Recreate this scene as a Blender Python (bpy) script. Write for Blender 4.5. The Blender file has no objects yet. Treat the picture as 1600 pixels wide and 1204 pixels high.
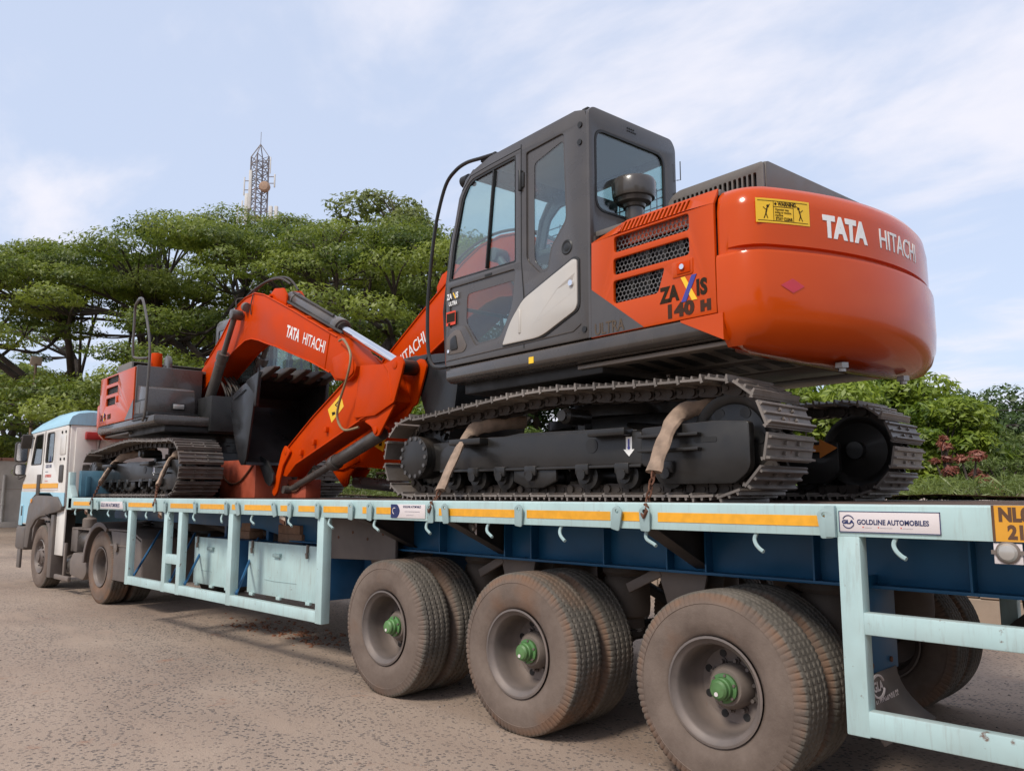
import bpy, bmesh, math, random
from mathutils import Vector, Matrix, noise as mnoise
R = math.radians
rnd = random.Random(7)
SC = bpy.context.scene
COL = SC.collection

# ------------------------------------------------------------------ camera
cam = bpy.data.cameras.new('camera')
cam.sensor_width = 36.0
cam.lens = 28.575
cam.clip_end = 3000.0
cam_o = bpy.data.objects.new('camera', cam)
COL.objects.link(cam_o)
cam_o.location = (0, 0, 1.475)
cam_o.rotation_euler = (R(90 + 7.624), 0, R(45))
SC.camera = cam_o

# ------------------------------------------------------------------ sky, sun, exposure
SUN_EL, SUN_AZ = 48.0, 276.0          # azimuth of the sun measured from +X towards +Y
w = bpy.data.worlds.new('World'); SC.world = w
w.use_nodes = True
nt = w.node_tree; N = nt.nodes; L = nt.links
N.clear()
out = N.new('ShaderNodeOutputWorld')
bg = N.new('ShaderNodeBackground'); bg.inputs[1].default_value = 0.118
sky = N.new('ShaderNodeTexSky'); sky.sky_type = 'NISHITA'; sky.sun_disc = False
sky.sun_elevation = R(SUN_EL); sky.sun_rotation = R(90 - SUN_AZ)
sky.air_density = 1.0; sky.dust_density = 2.2; sky.ozone_density = 1.6
tc = N.new('ShaderNodeTexCoord')
sep = N.new('ShaderNodeSeparateXYZ'); L.new(tc.outputs['Generated'], sep.inputs[0])
zc = N.new('ShaderNodeMath'); zc.operation = 'MAXIMUM'; L.new(sep.outputs[2], zc.inputs[0]); zc.inputs[1].default_value = 0.0
za = N.new('ShaderNodeMath'); za.operation = 'ADD'; L.new(zc.outputs[0], za.inputs[0]); za.inputs[1].default_value = 0.16
dx = N.new('ShaderNodeMath'); dx.operation = 'DIVIDE'; L.new(sep.outputs[0], dx.inputs[0]); L.new(za.outputs[0], dx.inputs[1])
dy = N.new('ShaderNodeMath'); dy.operation = 'DIVIDE'; L.new(sep.outputs[1], dy.inputs[0]); L.new(za.outputs[0], dy.inputs[1])
cv = N.new('ShaderNodeCombineXYZ'); L.new(dx.outputs[0], cv.inputs[0]); L.new(dy.outputs[0], cv.inputs[1])
n1 = N.new('ShaderNodeTexNoise'); n1.inputs['Scale'].default_value = 0.95; n1.inputs['Detail'].default_value = 8; n1.inputs['Roughness'].default_value = 0.57; n1.inputs['Distortion'].default_value = 0.35
mpc = N.new('ShaderNodeMapping'); mpc.inputs['Rotation'].default_value = (0, 0, R(35)); mpc.inputs['Scale'].default_value = (1.0, 1.7, 1.0); mpc.inputs['Location'].default_value = (3.3, 1.2, 0)
L.new(cv.outputs[0], mpc.inputs[0]); L.new(mpc.outputs[0], n1.inputs['Vector'])
rp = N.new('ShaderNodeMapRange'); rp.interpolation_type = 'SMOOTHSTEP'; rp.inputs['From Min'].default_value = 0.44; rp.inputs['From Max'].default_value = 0.66; rp.inputs['To Max'].default_value = 0.95
L.new(n1.outputs['Fac'], rp.inputs['Value'])
hz = N.new('ShaderNodeMix'); hz.data_type = 'RGBA'; hz.inputs['Factor'].default_value = 0.72      # thin haze over the clear sky
L.new(sky.outputs[0], hz.inputs['A']); hz.inputs['B'].default_value = (4.75, 5.35, 6.70, 1)
mix = N.new('ShaderNodeMix'); mix.data_type = 'RGBA'
L.new(rp.outputs[0], mix.inputs['Factor']); L.new(hz.outputs['Result'], mix.inputs['A'])
mix.inputs['B'].default_value = (5.75, 5.75, 6.35, 1)
L.new(mix.outputs['Result'], bg.inputs[0]); L.new(bg.outputs[0], out.inputs[0])

sun = bpy.data.lights.new('sun', 'SUN'); sun.energy = 2.05; sun.angle = R(13); sun.color = (1.0, 0.93, 0.83)
sun_o = bpy.data.objects.new('sun', sun); COL.objects.link(sun_o)
sd = Vector((math.cos(R(SUN_EL)) * math.cos(R(SUN_AZ)), math.cos(R(SUN_EL)) * math.sin(R(SUN_AZ)), math.sin(R(SUN_EL))))
sun_o.rotation_euler = sd.to_track_quat('Z', 'Y').to_euler()
vs = SC.view_settings
vs.view_transform = 'Standard'; vs.look = 'None'; vs.exposure = 0.43; vs.gamma = 1.0; vs.use_curve_mapping = False
SC.cycles.max_bounces = 6; SC.cycles.transparent_max_bounces = 12
SC.cycles.caustics_reflective = False; SC.cycles.caustics_refractive = False

# ------------------------------------------------------------------ materials
MAT = {}
def nodes_of(m):
    m.use_nodes = True
    t = m.node_tree
    return t, t.nodes, t.links, t.nodes['Principled BSDF']
def mat(name, col, rough=0.5, metal=0.0, coat=0.0, var=0.12, vscale=6.0, dust=0.0, dustcol=(0.30, 0.22, 0.16), dscale=3.0,
        bump=0.0, bscale=60.0, rust=0.0, rustcol=(0.20, 0.075, 0.03), spec=0.5, settle=0.0, settlecol=(.24, .18, .14), streak=0.0, objvar=.06):
    """painted or bare surface: base colour with soft variation, dust film, rust specks and fine relief"""
    m = bpy.data.materials.new(name); MAT[name] = m
    t, n, l, b = nodes_of(m)
    b.inputs['Roughness'].default_value = rough; b.inputs['Metallic'].default_value = metal
    b.inputs['Coat Weight'].default_value = coat; b.inputs['Coat Roughness'].default_value = 0.06
    b.inputs['Specular IOR Level'].default_value = spec
    co = n.new('ShaderNodeTexCoord')
    nz = n.new('ShaderNodeTexNoise'); nz.inputs['Scale'].default_value = vscale; nz.inputs['Detail'].default_value = 6
    l.new(co.outputs['Object'], nz.inputs['Vector'])
    mr = n.new('ShaderNodeMapRange'); mr.inputs['From Min'].default_value = .3; mr.inputs['From Max'].default_value = .7
    mr.inputs['To Min'].default_value = 1 - var; mr.inputs['To Max'].default_value = 1 + var
    l.new(nz.outputs['Fac'], mr.inputs['Value'])
    mx = n.new('ShaderNodeMix'); mx.data_type = 'RGBA'; mx.blend_type = 'MULTIPLY'; mx.inputs['Factor'].default_value = 1
    mx.inputs['A'].default_value = (*col, 1); l.new(mr.outputs[0], mx.inputs['B'])
    cur = mx.outputs['Result']
    if dust > 0:
        nd = n.new('ShaderNodeTexNoise'); nd.inputs['Scale'].default_value = dscale; nd.inputs['Detail'].default_value = 9; nd.inputs['Roughness'].default_value = .65
        l.new(co.outputs['Object'], nd.inputs['Vector'])
        md = n.new('ShaderNodeMapRange'); md.inputs['From Min'].default_value = .34; md.inputs['From Max'].default_value = .72
        md.inputs['To Min'].default_value = dust * .25; md.inputs['To Max'].default_value = min(1, dust * 1.3)
        l.new(nd.outputs['Fac'], md.inputs['Value'])
        m2 = n.new('ShaderNodeMix'); m2.data_type = 'RGBA'; l.new(md.outputs[0], m2.inputs['Factor']); l.new(cur, m2.inputs['A'])
        m2.inputs['B'].default_value = (*dustcol, 1); cur = m2.outputs['Result']
    if rust > 0:
        nr = n.new('ShaderNodeTexNoise'); nr.inputs['Scale'].default_value = 14; nr.inputs['Detail'].default_value = 10; nr.inputs['Roughness'].default_value = .7
        l.new(co.outputs['Object'], nr.inputs['Vector'])
        mr2 = n.new('ShaderNodeMapRange'); mr2.inputs['From Min'].default_value = .70 - .22 * rust; mr2.inputs['From Max'].default_value = .76 - .18 * rust
        l.new(nr.outputs['Fac'], mr2.inputs['Value'])
        m3 = n.new('ShaderNodeMix'); m3.data_type = 'RGBA'; l.new(mr2.outputs[0], m3.inputs['Factor']); l.new(cur, m3.inputs['A'])
        m3.inputs['B'].default_value = (*rustcol, 1); cur = m3.outputs['Result']
    if streak > 0:                                   # rain-washed dirt runs, long in z
        mp = n.new('ShaderNodeMapping'); mp.inputs['Scale'].default_value = (9, 9, .9); l.new(co.outputs['Object'], mp.inputs[0])
        ns = n.new('ShaderNodeTexNoise'); ns.inputs['Scale'].default_value = 3.5; ns.inputs['Detail'].default_value = 8; ns.inputs['Roughness'].default_value = .7; l.new(mp.outputs[0], ns.inputs['Vector'])
        ms = n.new('ShaderNodeMapRange'); ms.inputs['From Min'].default_value = .52; ms.inputs['From Max'].default_value = .72; ms.inputs['To Max'].default_value = streak; l.new(ns.outputs['Fac'], ms.inputs['Value'])
        m5 = n.new('ShaderNodeMix'); m5.data_type = 'RGBA'; l.new(ms.outputs[0], m5.inputs['Factor']); l.new(cur, m5.inputs['A']); m5.inputs['B'].default_value = (.22, .165, .125, 1); cur = m5.outputs['Result']
    if settle > 0:                                   # dust lying on upward faces
        ge = n.new('ShaderNodeNewGeometry'); sz = n.new('ShaderNodeSeparateXYZ'); l.new(ge.outputs['Normal'], sz.inputs[0])
        mz = n.new('ShaderNodeMapRange'); mz.inputs['From Min'].default_value = .35; mz.inputs['From Max'].default_value = .95; mz.inputs['To Max'].default_value = settle; l.new(sz.outputs[2], mz.inputs['Value'])
        mq = n.new('ShaderNodeMath'); mq.operation = 'MULTIPLY'; l.new(mz.outputs[0], mq.inputs[0]); mw = n.new('ShaderNodeMapRange'); mw.inputs['From Min'].default_value = .3; mw.inputs['From Max'].default_value = .6; mw.inputs['To Min'].default_value = .4; l.new(nz.outputs['Fac'], mw.inputs['Value']); l.new(mw.outputs[0], mq.inputs[1])
        m4 = n.new('ShaderNodeMix'); m4.data_type = 'RGBA'; l.new(mq.outputs[0], m4.inputs['Factor']); l.new(cur, m4.inputs['A']); m4.inputs['B'].default_value = (*settlecol, 1); cur = m4.outputs['Result']
    if objvar > 0:                                   # every piece weathers a little differently
        oi = n.new('ShaderNodeObjectInfo'); mo = n.new('ShaderNodeMapRange'); mo.inputs['To Min'].default_value = 1 - objvar; mo.inputs['To Max'].default_value = 1 + objvar; l.new(oi.outputs['Random'], mo.inputs['Value'])
        m6 = n.new('ShaderNodeMix'); m6.data_type = 'RGBA'; m6.blend_type = 'MULTIPLY'; m6.inputs['Factor'].default_value = 1; l.new(cur, m6.inputs['A']); l.new(mo.outputs[0], m6.inputs['B']); cur = m6.outputs['Result']
    l.new(cur, b.inputs['Base Color'])
    if rough < .6:                                   # smeared gloss
        rv = n.new('ShaderNodeMapRange'); rv.inputs['From Min'].default_value = .3; rv.inputs['From Max'].default_value = .7; rv.inputs['To Min'].default_value = rough * .8; rv.inputs['To Max'].default_value = rough * 1.35
        l.new(nz.outputs['Fac'], rv.inputs['Value']); l.new(rv.outputs[0], b.inputs['Roughness'])
    if bump > 0:
        nb = n.new('ShaderNodeTexNoise'); nb.inputs['Scale'].default_value = bscale; nb.inputs['Detail'].default_value = 5
        l.new(co.outputs['Object'], nb.inputs['Vector'])
        bp = n.new('ShaderNodeBump'); bp.inputs['Strength'].default_value = bump; bp.inputs['Distance'].default_value = .01
        l.new(nb.outputs['Fac'], bp.inputs['Height']); l.new(bp.outputs[0], b.inputs['Normal'])
    return m

mat('orange', (0.53, 0.062, 0.002), .18, coat=.26, var=.05, vscale=2, dust=.0, spec=.18, settle=.08, settlecol=(.42, .16, .08), objvar=0)
mat('orange_flat', (0.52, 0.046, 0.0006), .40, coat=.02, var=.10, vscale=3, dust=.012, dustcol=(.35, .12, .05), spec=.07, settle=.10, settlecol=(.38, .14, .07), objvar=0)
mat('brick_red', (0.36, 0.055, 0.02), .55, var=.25, dust=.10, rust=.3, settle=.3)
mat('cab_grey', (0.060, 0.054, 0.051), .28, coat=.25, var=.08, dust=.07, dustcol=(.16, .13, .11), settle=.2)
mat('rail_grey', (0.042, 0.037, 0.034), .24, coat=.35, var=.12, dust=.12, dustcol=(.16, .125, .10), settle=.3)
mat('hood_grey', (0.12, 0.11, 0.10), .45, var=.06, dust=.1)
mat('silver_panel', (0.50, 0.475, 0.435), .42, metal=.15, var=.04, dust=.12)
mat('black', (0.012, 0.012, 0.012), .5, var=.1)
mat('rubber_black', (0.02, 0.02, 0.02), .55, var=.2, dust=.15)
mat('frame_black', (0.012, 0.0118, 0.0115), .36, coat=.12, var=.18, dust=.09, dustcol=(.10, .08, .065), spec=.4, settle=.55, settlecol=(.11, .085, .066))
mat('bucket_black', (0.010, 0.011, 0.0125), .34, coat=.12, var=.18, dust=.07, dustcol=(.10, .095, .09), spec=.4, settle=.25, settlecol=(.09, .075, .06))
mat('tooth_steel', (0.030, 0.028, 0.027), .45, metal=.3, var=.2, dust=.15, settle=.3)
mat('chain_steel', (0.030, 0.027, 0.025), .45, metal=.35, var=.3, dust=.22, dustcol=(.13, .09, .065), bump=.1, settle=.4, settlecol=(.13, .09, .065))
mat('shoe_steel', (0.215, 0.195, 0.175), .5, metal=.25, var=.3, vscale=9, dust=.34, dustcol=(.19, .135, .10), rust=.4, rustcol=(.15, .075, .042), bump=.15, objvar=.30)
mat('cyl_grey', (0.055, 0.053, 0.051), .30, coat=.2, var=.1, dust=.12, settle=.25)
mat('precleaner', (0.045, 0.042, 0.040), .22, coat=.3, var=.12, dust=.08)
mat('chrome', (0.82, 0.82, 0.84), .16, metal=1.0, var=.03)
mat('steel', (0.35, 0.34, 0.33), .35, metal=.8, var=.15, dust=.15)
mat('belly_plate', (0.22, 0.20, 0.18), .42, metal=.55, var=.2, vscale=3, dust=.25)
mat('grille_orange', (0.62, 0.07, .01), .5, var=.1)
mat('white_paint', (0.80, 0.80, 0.78), .45, var=.05)
mat('light_blue', (0.42, 0.60, 0.60), .48, var=.09, vscale=4, dust=.16, dustcol=(.38, .33, .28), dscale=2.2, rust=.20, rustcol=(.14, .085, .06), streak=.30, settle=.3, settlecol=(.30, .24, .19))
mat('light_blue_guard', (0.44, 0.62, 0.62), .5, var=.09, vscale=4, dust=.18, dustcol=(.38, .34, .30), dscale=3, rust=.34, rustcol=(.17, .115, .09), streak=.35, settle=.4, settlecol=(.32, .27, .22))
mat('galv_blue', (0.30, 0.44, 0.45), .5, metal=.1, var=.15, dust=.2, rust=.2)
mat('beam_blue', (0.008, 0.098, 0.215), .42, coat=.05, var=.2, vscale=3, dust=.10, dustcol=(.10, .09, .08), spec=.3, rust=.10)
mat('box_blue', (0.010, 0.105, 0.25), .45, var=.15, dust=.14, dustcol=(.16, .13, .11))
mat('teal_blue', (0.015, 0.12, 0.19), .5, var=.2, dust=.15, settle=.2)
mat('tape_yellow', (0.78, 0.36, 0.012), .38, var=.10, vscale=25, dust=.08, rust=.06, rustcol=(.1, .06, .04))
mat('plate_yellow', (0.72, 0.33, 0.015), .55, var=.08, dust=.1)
mat('plate_ink', (0.10, 0.045, 0.02), .6, var=.15)
mat('sign_white', (0.72, 0.66, 0.66), .5, var=.05, dust=.14, dscale=6)
mat('sign_navy', (0.012, 0.022, 0.10), .5, var=.1)
mat('deck_rust', (0.085, 0.055, 0.042), .75, metal=.1, var=.3, dust=.3, dustcol=(.16, .11, .085), rust=.5, bump=.3, bscale=40)
mat('rim_grey', (0.125, 0.112, 0.108), .5, metal=.2, var=.2, dust=.55, dustcol=(.185, .135, .105), dscale=3, rust=.28, rustcol=(.15, .075, .045), objvar=.15)
mat('hub_green', (0.040, 0.20, 0.045), .45, var=.2, vscale=20, dust=.22, objvar=.15)
mat('dark_chassis', (0.030, 0.028, 0.027), .65, var=.2, dust=.35, dustcol=(.10, .075, .06))
mat('bellow', (0.075, 0.060, 0.050), .75, var=.25, dust=.5, dustcol=(.13, .095, .07))
mat('dust_metal', (0.15, 0.125, 0.11), .6, var=.15, dust=.5, dustcol=(.19, .145, .115))
mat('fender', (0.115, 0.098, 0.090), .62, var=.12, dust=.4, dustcol=(.17, .135, .115))
mat('truck_white', (0.72, 0.69, 0.64), .38, coat=.2, var=.05, dust=.12, streak=.22)
mat('truck_blue', (0.33, 0.62, 0.76), .36, coat=.2, var=.06, dust=.12, streak=.2, settle=.15)
mat('trim_dark', (0.085, 0.078, 0.076), .55, var=.1, dust=.25)
mat('sleeve', (0.32, 0.225, 0.16), .9, var=.35, vscale=14, dust=.4, dustcol=(.22, .165, .13), dscale=8, bump=.8, bscale=22, streak=.35)
mat('chain_rust', (0.13, 0.055, 0.03), .7, metal=.4, var=.3)
mat('timber', (0.26, 0.13, 0.07), .8, var=.3, vscale=12, dust=.3, bump=.3)
mat('sand_paint', (0.55, 0.45, 0.36), .6, var=.1, dust=.2)
mat('decal_yellow', (0.85, 0.52, 0.02), .4, var=.03)
mat('arrow_orange', (0.62, 0.20, 0.03), .5, var=.1)
mat('decal_red', (0.62, 0.05, 0.012), .4, var=.03)
mat('decal_ink', (0.03, 0.02, 0.012), .5, var=.03, spec=.08)
mat('decal_brown', (0.06, 0.03, 0.02), .5, var=.03, spec=.08)
mat('decal_grey', (0.10, 0.075, 0.055), .45, var=.03, spec=.08)
mat('logo_pink', (0.52, 0.035, 0.055), .4, var=.05)
mat('logo_blue', (0.05, 0.05, 0.30), .4, var=.05)
mat('lens_amber', (0.75, 0.28, 0.02), .25, var=.05)
mat('lens_red', (0.35, 0.03, 0.03), .3, var=.05)
mat('lens_clear', (0.42, 0.40, 0.37), .2, metal=.3, var=.1)
mat('mesh_guard', (0.05, 0.05, 0.05), .5, var=.1)
mat('seat_fabric', (0.045, 0.045, 0.045), .8, var=.2)
mat('trim_light', (0.35, 0.34, 0.33), .6, var=.05)
mat('hose_brass', (0.30, 0.22, 0.12), .4, metal=.4, var=.15)

def glass(name, tint, refl=.10):
    m = bpy.data.materials.new(name); MAT[name] = m
    m.use_nodes = True
    t = m.node_tree; n = t.nodes; l = t.links; n.clear()
    o = n.new('ShaderNodeOutputMaterial'); tr = n.new('ShaderNodeBsdfTransparent'); tr.inputs[0].default_value = (*tint, 1)
    g = n.new('ShaderNodeBsdfGlossy'); g.inputs['Roughness'].default_value = .03; g.inputs['Color'].default_value = (1, 1, 1, 1)
    lw = n.new('ShaderNodeLayerWeight'); lw.inputs['Blend'].default_value = .5
    pw = n.new('ShaderNodeMath'); pw.operation = 'POWER'; pw.inputs[1].default_value = 4.0; l.new(lw.outputs['Facing'], pw.inputs[0])
    ad = n.new('ShaderNodeMath'); ad.operation = 'MULTIPLY_ADD'; ad.inputs[1].default_value = .8; ad.inputs[2].default_value = refl; l.new(pw.outputs[0], ad.inputs[0])
    ms = n.new('ShaderNodeMixShader'); l.new(ad.outputs[0], ms.inputs[0]); l.new(tr.outputs[0], ms.inputs[1]); l.new(g.outputs[0], ms.inputs[2])
    l.new(ms.outputs[0], o.inputs[0])
    return m
glass('glass_green', (0.75, 0.85, 0.84), .09)
glass('glass_dark', (0.58, 0.67, 0.66), .08)
glass('glass_truck', (0.50, 0.56, 0.56), .07)

def perforated(name, col, scale):
    """sheet with a honeycomb of round holes: the holes are see-through"""
    m = bpy.data.materials.new(name); MAT[name] = m
    t, n, l, b = nodes_of(m)
    b.inputs['Base Color'].default_value = (*col, 1); b.inputs['Roughness'].default_value = .45; b.inputs['Metallic'].default_value = .3
    co = n.new('ShaderNodeTexCoord'); mp = n.new('ShaderNodeMapping'); mp.inputs['Scale'].default_value = (scale, 0, scale)
    l.new(co.outputs['Object'], mp.inputs[0])
    sp = n.new('ShaderNodeSeparateXYZ'); l.new(mp.outputs[0], sp.inputs[0])
    def mth(op, a, c=None):
        x = n.new('ShaderNodeMath'); x.operation = op
        for i, v in enumerate((a, c)):
            if v is None: continue
            if isinstance(v, (int, float)): x.inputs[i].default_value = v
            else: l.new(v, x.inputs[i])
        return x.outputs[0]
    ds = []
    for off in (0.0, 0.5):
        fx = mth('SUBTRACT', mth('FRACT', mth('ADD', sp.outputs[0], off)), .5)
        fz = mth('MULTIPLY', mth('SUBTRACT', mth('FRACT', mth('ADD', mth('DIVIDE', sp.outputs[2], 1.732), off)), .5), 1.732)
        ds.append(mth('SQRT', mth('ADD', mth('MULTIPLY', fx, fx), mth('MULTIPLY', fz, fz))))
    gt = n.new('ShaderNodeMath'); gt.operation = 'GREATER_THAN'; gt.inputs[1].default_value = .43; l.new(mth('MINIMUM', ds[0], ds[1]), gt.inputs[0])
    l.new(gt.outputs[0], b.inputs['Alpha'])
    return m
perforated('perf_sheet', (.13, .125, .12), 32)

# ------------------------------------------------------------------ geometry helpers
class MB:
    """collects shapes; build() links them as one mesh object"""
    def __init__(s): s.v = []; s.f = []
    def add(s, vs, fs):
        o = len(s.v); s.v += [tuple(p) for p in vs]; s.f += [tuple(i + o for i in q) for q in fs]; return s
    def box(s, c, d, rz=0, ry=0, rx=0):
        M = Matrix.Rotation(rz, 3, 'Z') @ Matrix.Rotation(ry, 3, 'Y') @ Matrix.Rotation(rx, 3, 'X')
        c = Vector(c); vs = []
        for x in (-.5, .5):
            for y in (-.5, .5):
                for z in (-.5, .5): vs.append(c + M @ Vector((x * d[0], y * d[1], z * d[2])))
        return s.add(vs, [(0, 1, 3, 2), (4, 6, 7, 5), (0, 4, 5, 1), (2, 3, 7, 6), (0, 2, 6, 4), (1, 5, 7, 3)])
    def bx(s, x0, x1, y0, y1, z0, z1):
        return s.box(((x0 + x1) / 2, (y0 + y1) / 2, (z0 + z1) / 2), (abs(x1 - x0), abs(y1 - y0), abs(z1 - z0)))
    def cyl(s, a, b, r, r2=None, n=16, cap=True):
        a = Vector(a); b = Vector(b); r2 = r if r2 is None else r2
        d = (b - a).normalized(); q = d.to_track_quat('Z', 'Y'); vs = []
        for p, rr in ((a, r), (b, r2)):
            for i in range(n):
                t = 2 * math.pi * i / n; vs.append(p + q @ Vector((rr * math.cos(t), rr * math.sin(t), 0)))
        fs = [(i, (i + 1) % n, n + (i + 1) % n, n + i) for i in range(n)]
        if cap: fs += [tuple(range(n - 1, -1, -1)), tuple(range(n, 2 * n))]
        return s.add(vs, fs)
    def lathe(s, prof, o, ax, n=32):
        """prof: (radius, distance along axis)"""
        o = Vector(o); ax = Vector(ax).normalized(); q = ax.to_track_quat('Z', 'Y'); k = len(prof); vs = []; fs = []
        for i in range(n):
            t = 2 * math.pi * i / n
            for r, h in prof: vs.append(o + q @ Vector((r * math.cos(t), r * math.sin(t), h)))
        for i in range(n):
            j = (i + 1) % n
            for p in range(k - 1): fs.append((i * k + p, j * k + p, j * k + p + 1, i * k + p + 1))
        return s.add(vs, fs)
    def prism(s, poly, a, b, ax='y'):
        n = len(poly)
        def P(p, h): return {'y': (p[0], h, p[1]), 'x': (h, p[0], p[1]), 'z': (p[0], p[1], h)}[ax]
        vs = [P(p, a) for p in poly] + [P(p, b) for p in poly]
        return s.add(vs, [tuple(range(n - 1, -1, -1)), tuple(range(n, 2 * n))] + [(i, (i + 1) % n, n + (i + 1) % n, n + i) for i in range(n)])
    def tube(s, pts, r, n=8, cap=True):
        P = [Vector(p) for p in pts]; k = len(P)
        T = [(P[min(i + 1, k - 1)] - P[max(i - 1, 0)]).normalized() for i in range(k)]
        u = T[0].orthogonal().normalized(); vs = []
        rr = r if isinstance(r, (list, tuple)) else [r] * k
        for i in range(k):
            u = (u - T[i] * u.dot(T[i])).normalized(); v = T[i].cross(u)
            for j in range(n):
                a = 2 * math.pi * j / n; vs.append(P[i] + (u * math.cos(a) + v * math.sin(a)) * rr[i])
        fs = [(i * n + j, i * n + (j + 1) % n, (i + 1) * n + (j + 1) % n, (i + 1) * n + j) for i in range(k - 1) for j in range(n)]
        if cap: fs += [tuple(range(n - 1, -1, -1)), tuple(range((k - 1) * n, k * n))]
        return s.add(vs, fs)
    def beam(s, a, b, wd, ht, up=(0, 0, 1)):
        a = Vector(a); b = Vector(b); d = (b - a).normalized(); up = Vector(up)
        if abs(d.dot(up)) > .99: up = Vector((1, 0, 0))
        sd = d.cross(up).normalized(); u = sd.cross(d); vs = []
        for p in (a, b):
            for i, j in ((-1, -1), (1, -1), (1, 1), (-1, 1)): vs.append(p + sd * (i * wd / 2) + u * (j * ht / 2))
        return s.add(vs, [(3, 2, 1, 0), (4, 5, 6, 7), (0, 1, 5, 4), (1, 2, 6, 5), (2, 3, 7, 6), (3, 0, 4, 7)])
    def mesh(s, name, bevel=0, seg=2, smooth=True, ang=35):
        me = bpy.data.meshes.new(name); bm = bmesh.new()
        bv = [bm.verts.new(p) for p in s.v]
        for q in s.f:
            try: bm.faces.new([bv[i] for i in q])
            except ValueError: pass
        bmesh.ops.recalc_face_normals(bm, faces=bm.faces[:])
        if bevel:
            es = [e for e in bm.edges if len(e.link_faces) == 2 and e.calc_face_angle(0) > R(28)]
            bmesh.ops.bevel(bm, geom=es, offset=bevel, segments=seg, affect='EDGES', profile=.5, clamp_overlap=True)
        bm.to_mesh(me); bm.free()
        if smooth:
            me.shade_smooth(); me.set_sharp_from_angle(angle=R(ang))
        return me
    def build(s, name, m, parent=None, bevel=0, seg=2, smooth=True, ang=35, loc=None, rot=None):
        return link(name, s.mesh(name, bevel, seg, smooth, ang), m, parent, loc, rot)

def link(name, me, m=None, parent=None, loc=None, rot=None):
    o = bpy.data.objects.new(name, me); COL.objects.link(o)
    if m is not None and not me.materials: me.materials.append(MAT[m] if isinstance(m, str) else m)
    if parent is not None: o.parent = parent
    if loc is not None: o.location = loc
    if rot is not None: o.rotation_euler = rot
    return o
def tag(o, label=None, cat=None, group=None, kind=None):
    for k, v in (('label', label), ('category', cat), ('group', group), ('kind', kind)):
        if v: o[k] = v
    return o
def thing(name, label, cat, loc=(0, 0, 0), rz=0, group=None):
    o = bpy.data.objects.new(name, None); COL.objects.link(o); o.location = loc; o.rotation_euler = (0, 0, rz)
    o.empty_display_size = .2
    return tag(o, label, cat, group)
def copy_tree(o, parent=None):
    c = o.copy(); COL.objects.link(c); c.parent = parent
    for ch in list(o.children): copy_tree(ch, c)
    return c
def rpoly(pts, rad, seg=5):
    """polygon with rounded corners; rad one value or one per corner"""
    n = len(pts); out = []
    for i in range(n):
        p = Vector(pts[i]); a = Vector(pts[i - 1]); b = Vector(pts[(i + 1) % n]); r = rad[i] if isinstance(rad, (list, tuple)) else rad
        if r <= 0: out.append(tuple(p)); continue
        da = (a - p); db = (b - p); la = da.length; lb = db.length; da /= la; db /= lb
        k = min(r, la * .48, lb * .48)
        p0 = p + da * k; p1 = p + db * k
        for j in range(seg + 1):
            t = j / seg; q = p0 * (1 - t) ** 2 + p * 2 * t * (1 - t) + p1 * t * t; out.append(tuple(q))
    return out
def _curve_mesh(cu):
    o = bpy.data.objects.new('tmp', cu)
    me = bpy.data.meshes.new_from_object(o)
    bpy.data.objects.remove(o); bpy.data.curves.remove(cu)
    return me
def map_mesh(me, f, name, weld=True):
    for v in me.vertices: v.co = f(*v.co)
    bm = bmesh.new(); bm.from_mesh(me)
    if weld: bmesh.ops.remove_doubles(bm, verts=bm.verts[:], dist=1e-5)
    bmesh.ops.recalc_face_normals(bm, faces=bm.faces[:]); bm.to_mesh(me); bm.free()
    me.name = name; me.materials.clear()
    return me
def plate(name, m, outline, holes=(), t=.02, f=None, bevel=0, parent=None, loc=None, rot=None):
    """flat sheet with real openings; f maps (a, b, thickness) to the part's own space"""
    cu = bpy.data.curves.new('p', 'CURVE'); cu.dimensions = '2D'; cu.fill_mode = 'BOTH'; cu.extrude = max(t / 2 - bevel, .0005); cu.bevel_depth = bevel; cu.bevel_resolution = 1
    if bevel: cu.offset = -bevel
    for pl in [outline] + list(holes):
        sp = cu.splines.new('POLY'); sp.points.add(len(pl) - 1); sp.use_cyclic_u = True
        for i, p in enumerate(pl): sp.points[i].co = (p[0], p[1], 0, 1)
    me = map_mesh(_curve_mesh(cu), f or (lambda a, b, c: (a, c, b)), name)
    me.shade_smooth(); me.set_sharp_from_angle(angle=R(30))
    return link(name, me, m, parent, loc, rot)
def text(name, m, s, size, f, parent=None, ex=.0015, bold=0.0, sx=1.0, shear=0, loc=None, rot=None, align='LEFT', space=1.0, cuts=0):
    cu = bpy.data.curves.new('t', 'FONT'); cu.body = s; cu.size = size; cu.extrude = ex; cu.offset = bold; cu.shear = shear
    cu.align_x = align; cu.space_character = space; cu.resolution_u = 3
    me = _curve_mesh(cu)
    if cuts:
        bm = bmesh.new(); bm.from_mesh(me)
        x0 = min(v.co.x for v in bm.verts); x1 = max(v.co.x for v in bm.verts)
        for i in range(1, cuts):
            bmesh.ops.bisect_plane(bm, geom=bm.verts[:] + bm.edges[:] + bm.faces[:], plane_co=(x0 + (x1 - x0) * i / cuts, 0, 0), plane_no=(1, 0, 0))
        bm.to_mesh(me); bm.free()
    me = map_mesh(me, lambda x, y, z: f(x * sx, y, z), name)
    return link(name, me, m, parent, loc, rot)
def arc(cx, cy, r, a0, a1, n):
    return [(cx + r * math.cos(R(a0 + (a1 - a0) * i / n)), cy + r * math.sin(R(a0 + (a1 - a0) * i / n))) for i in range(n + 1)]
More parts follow.
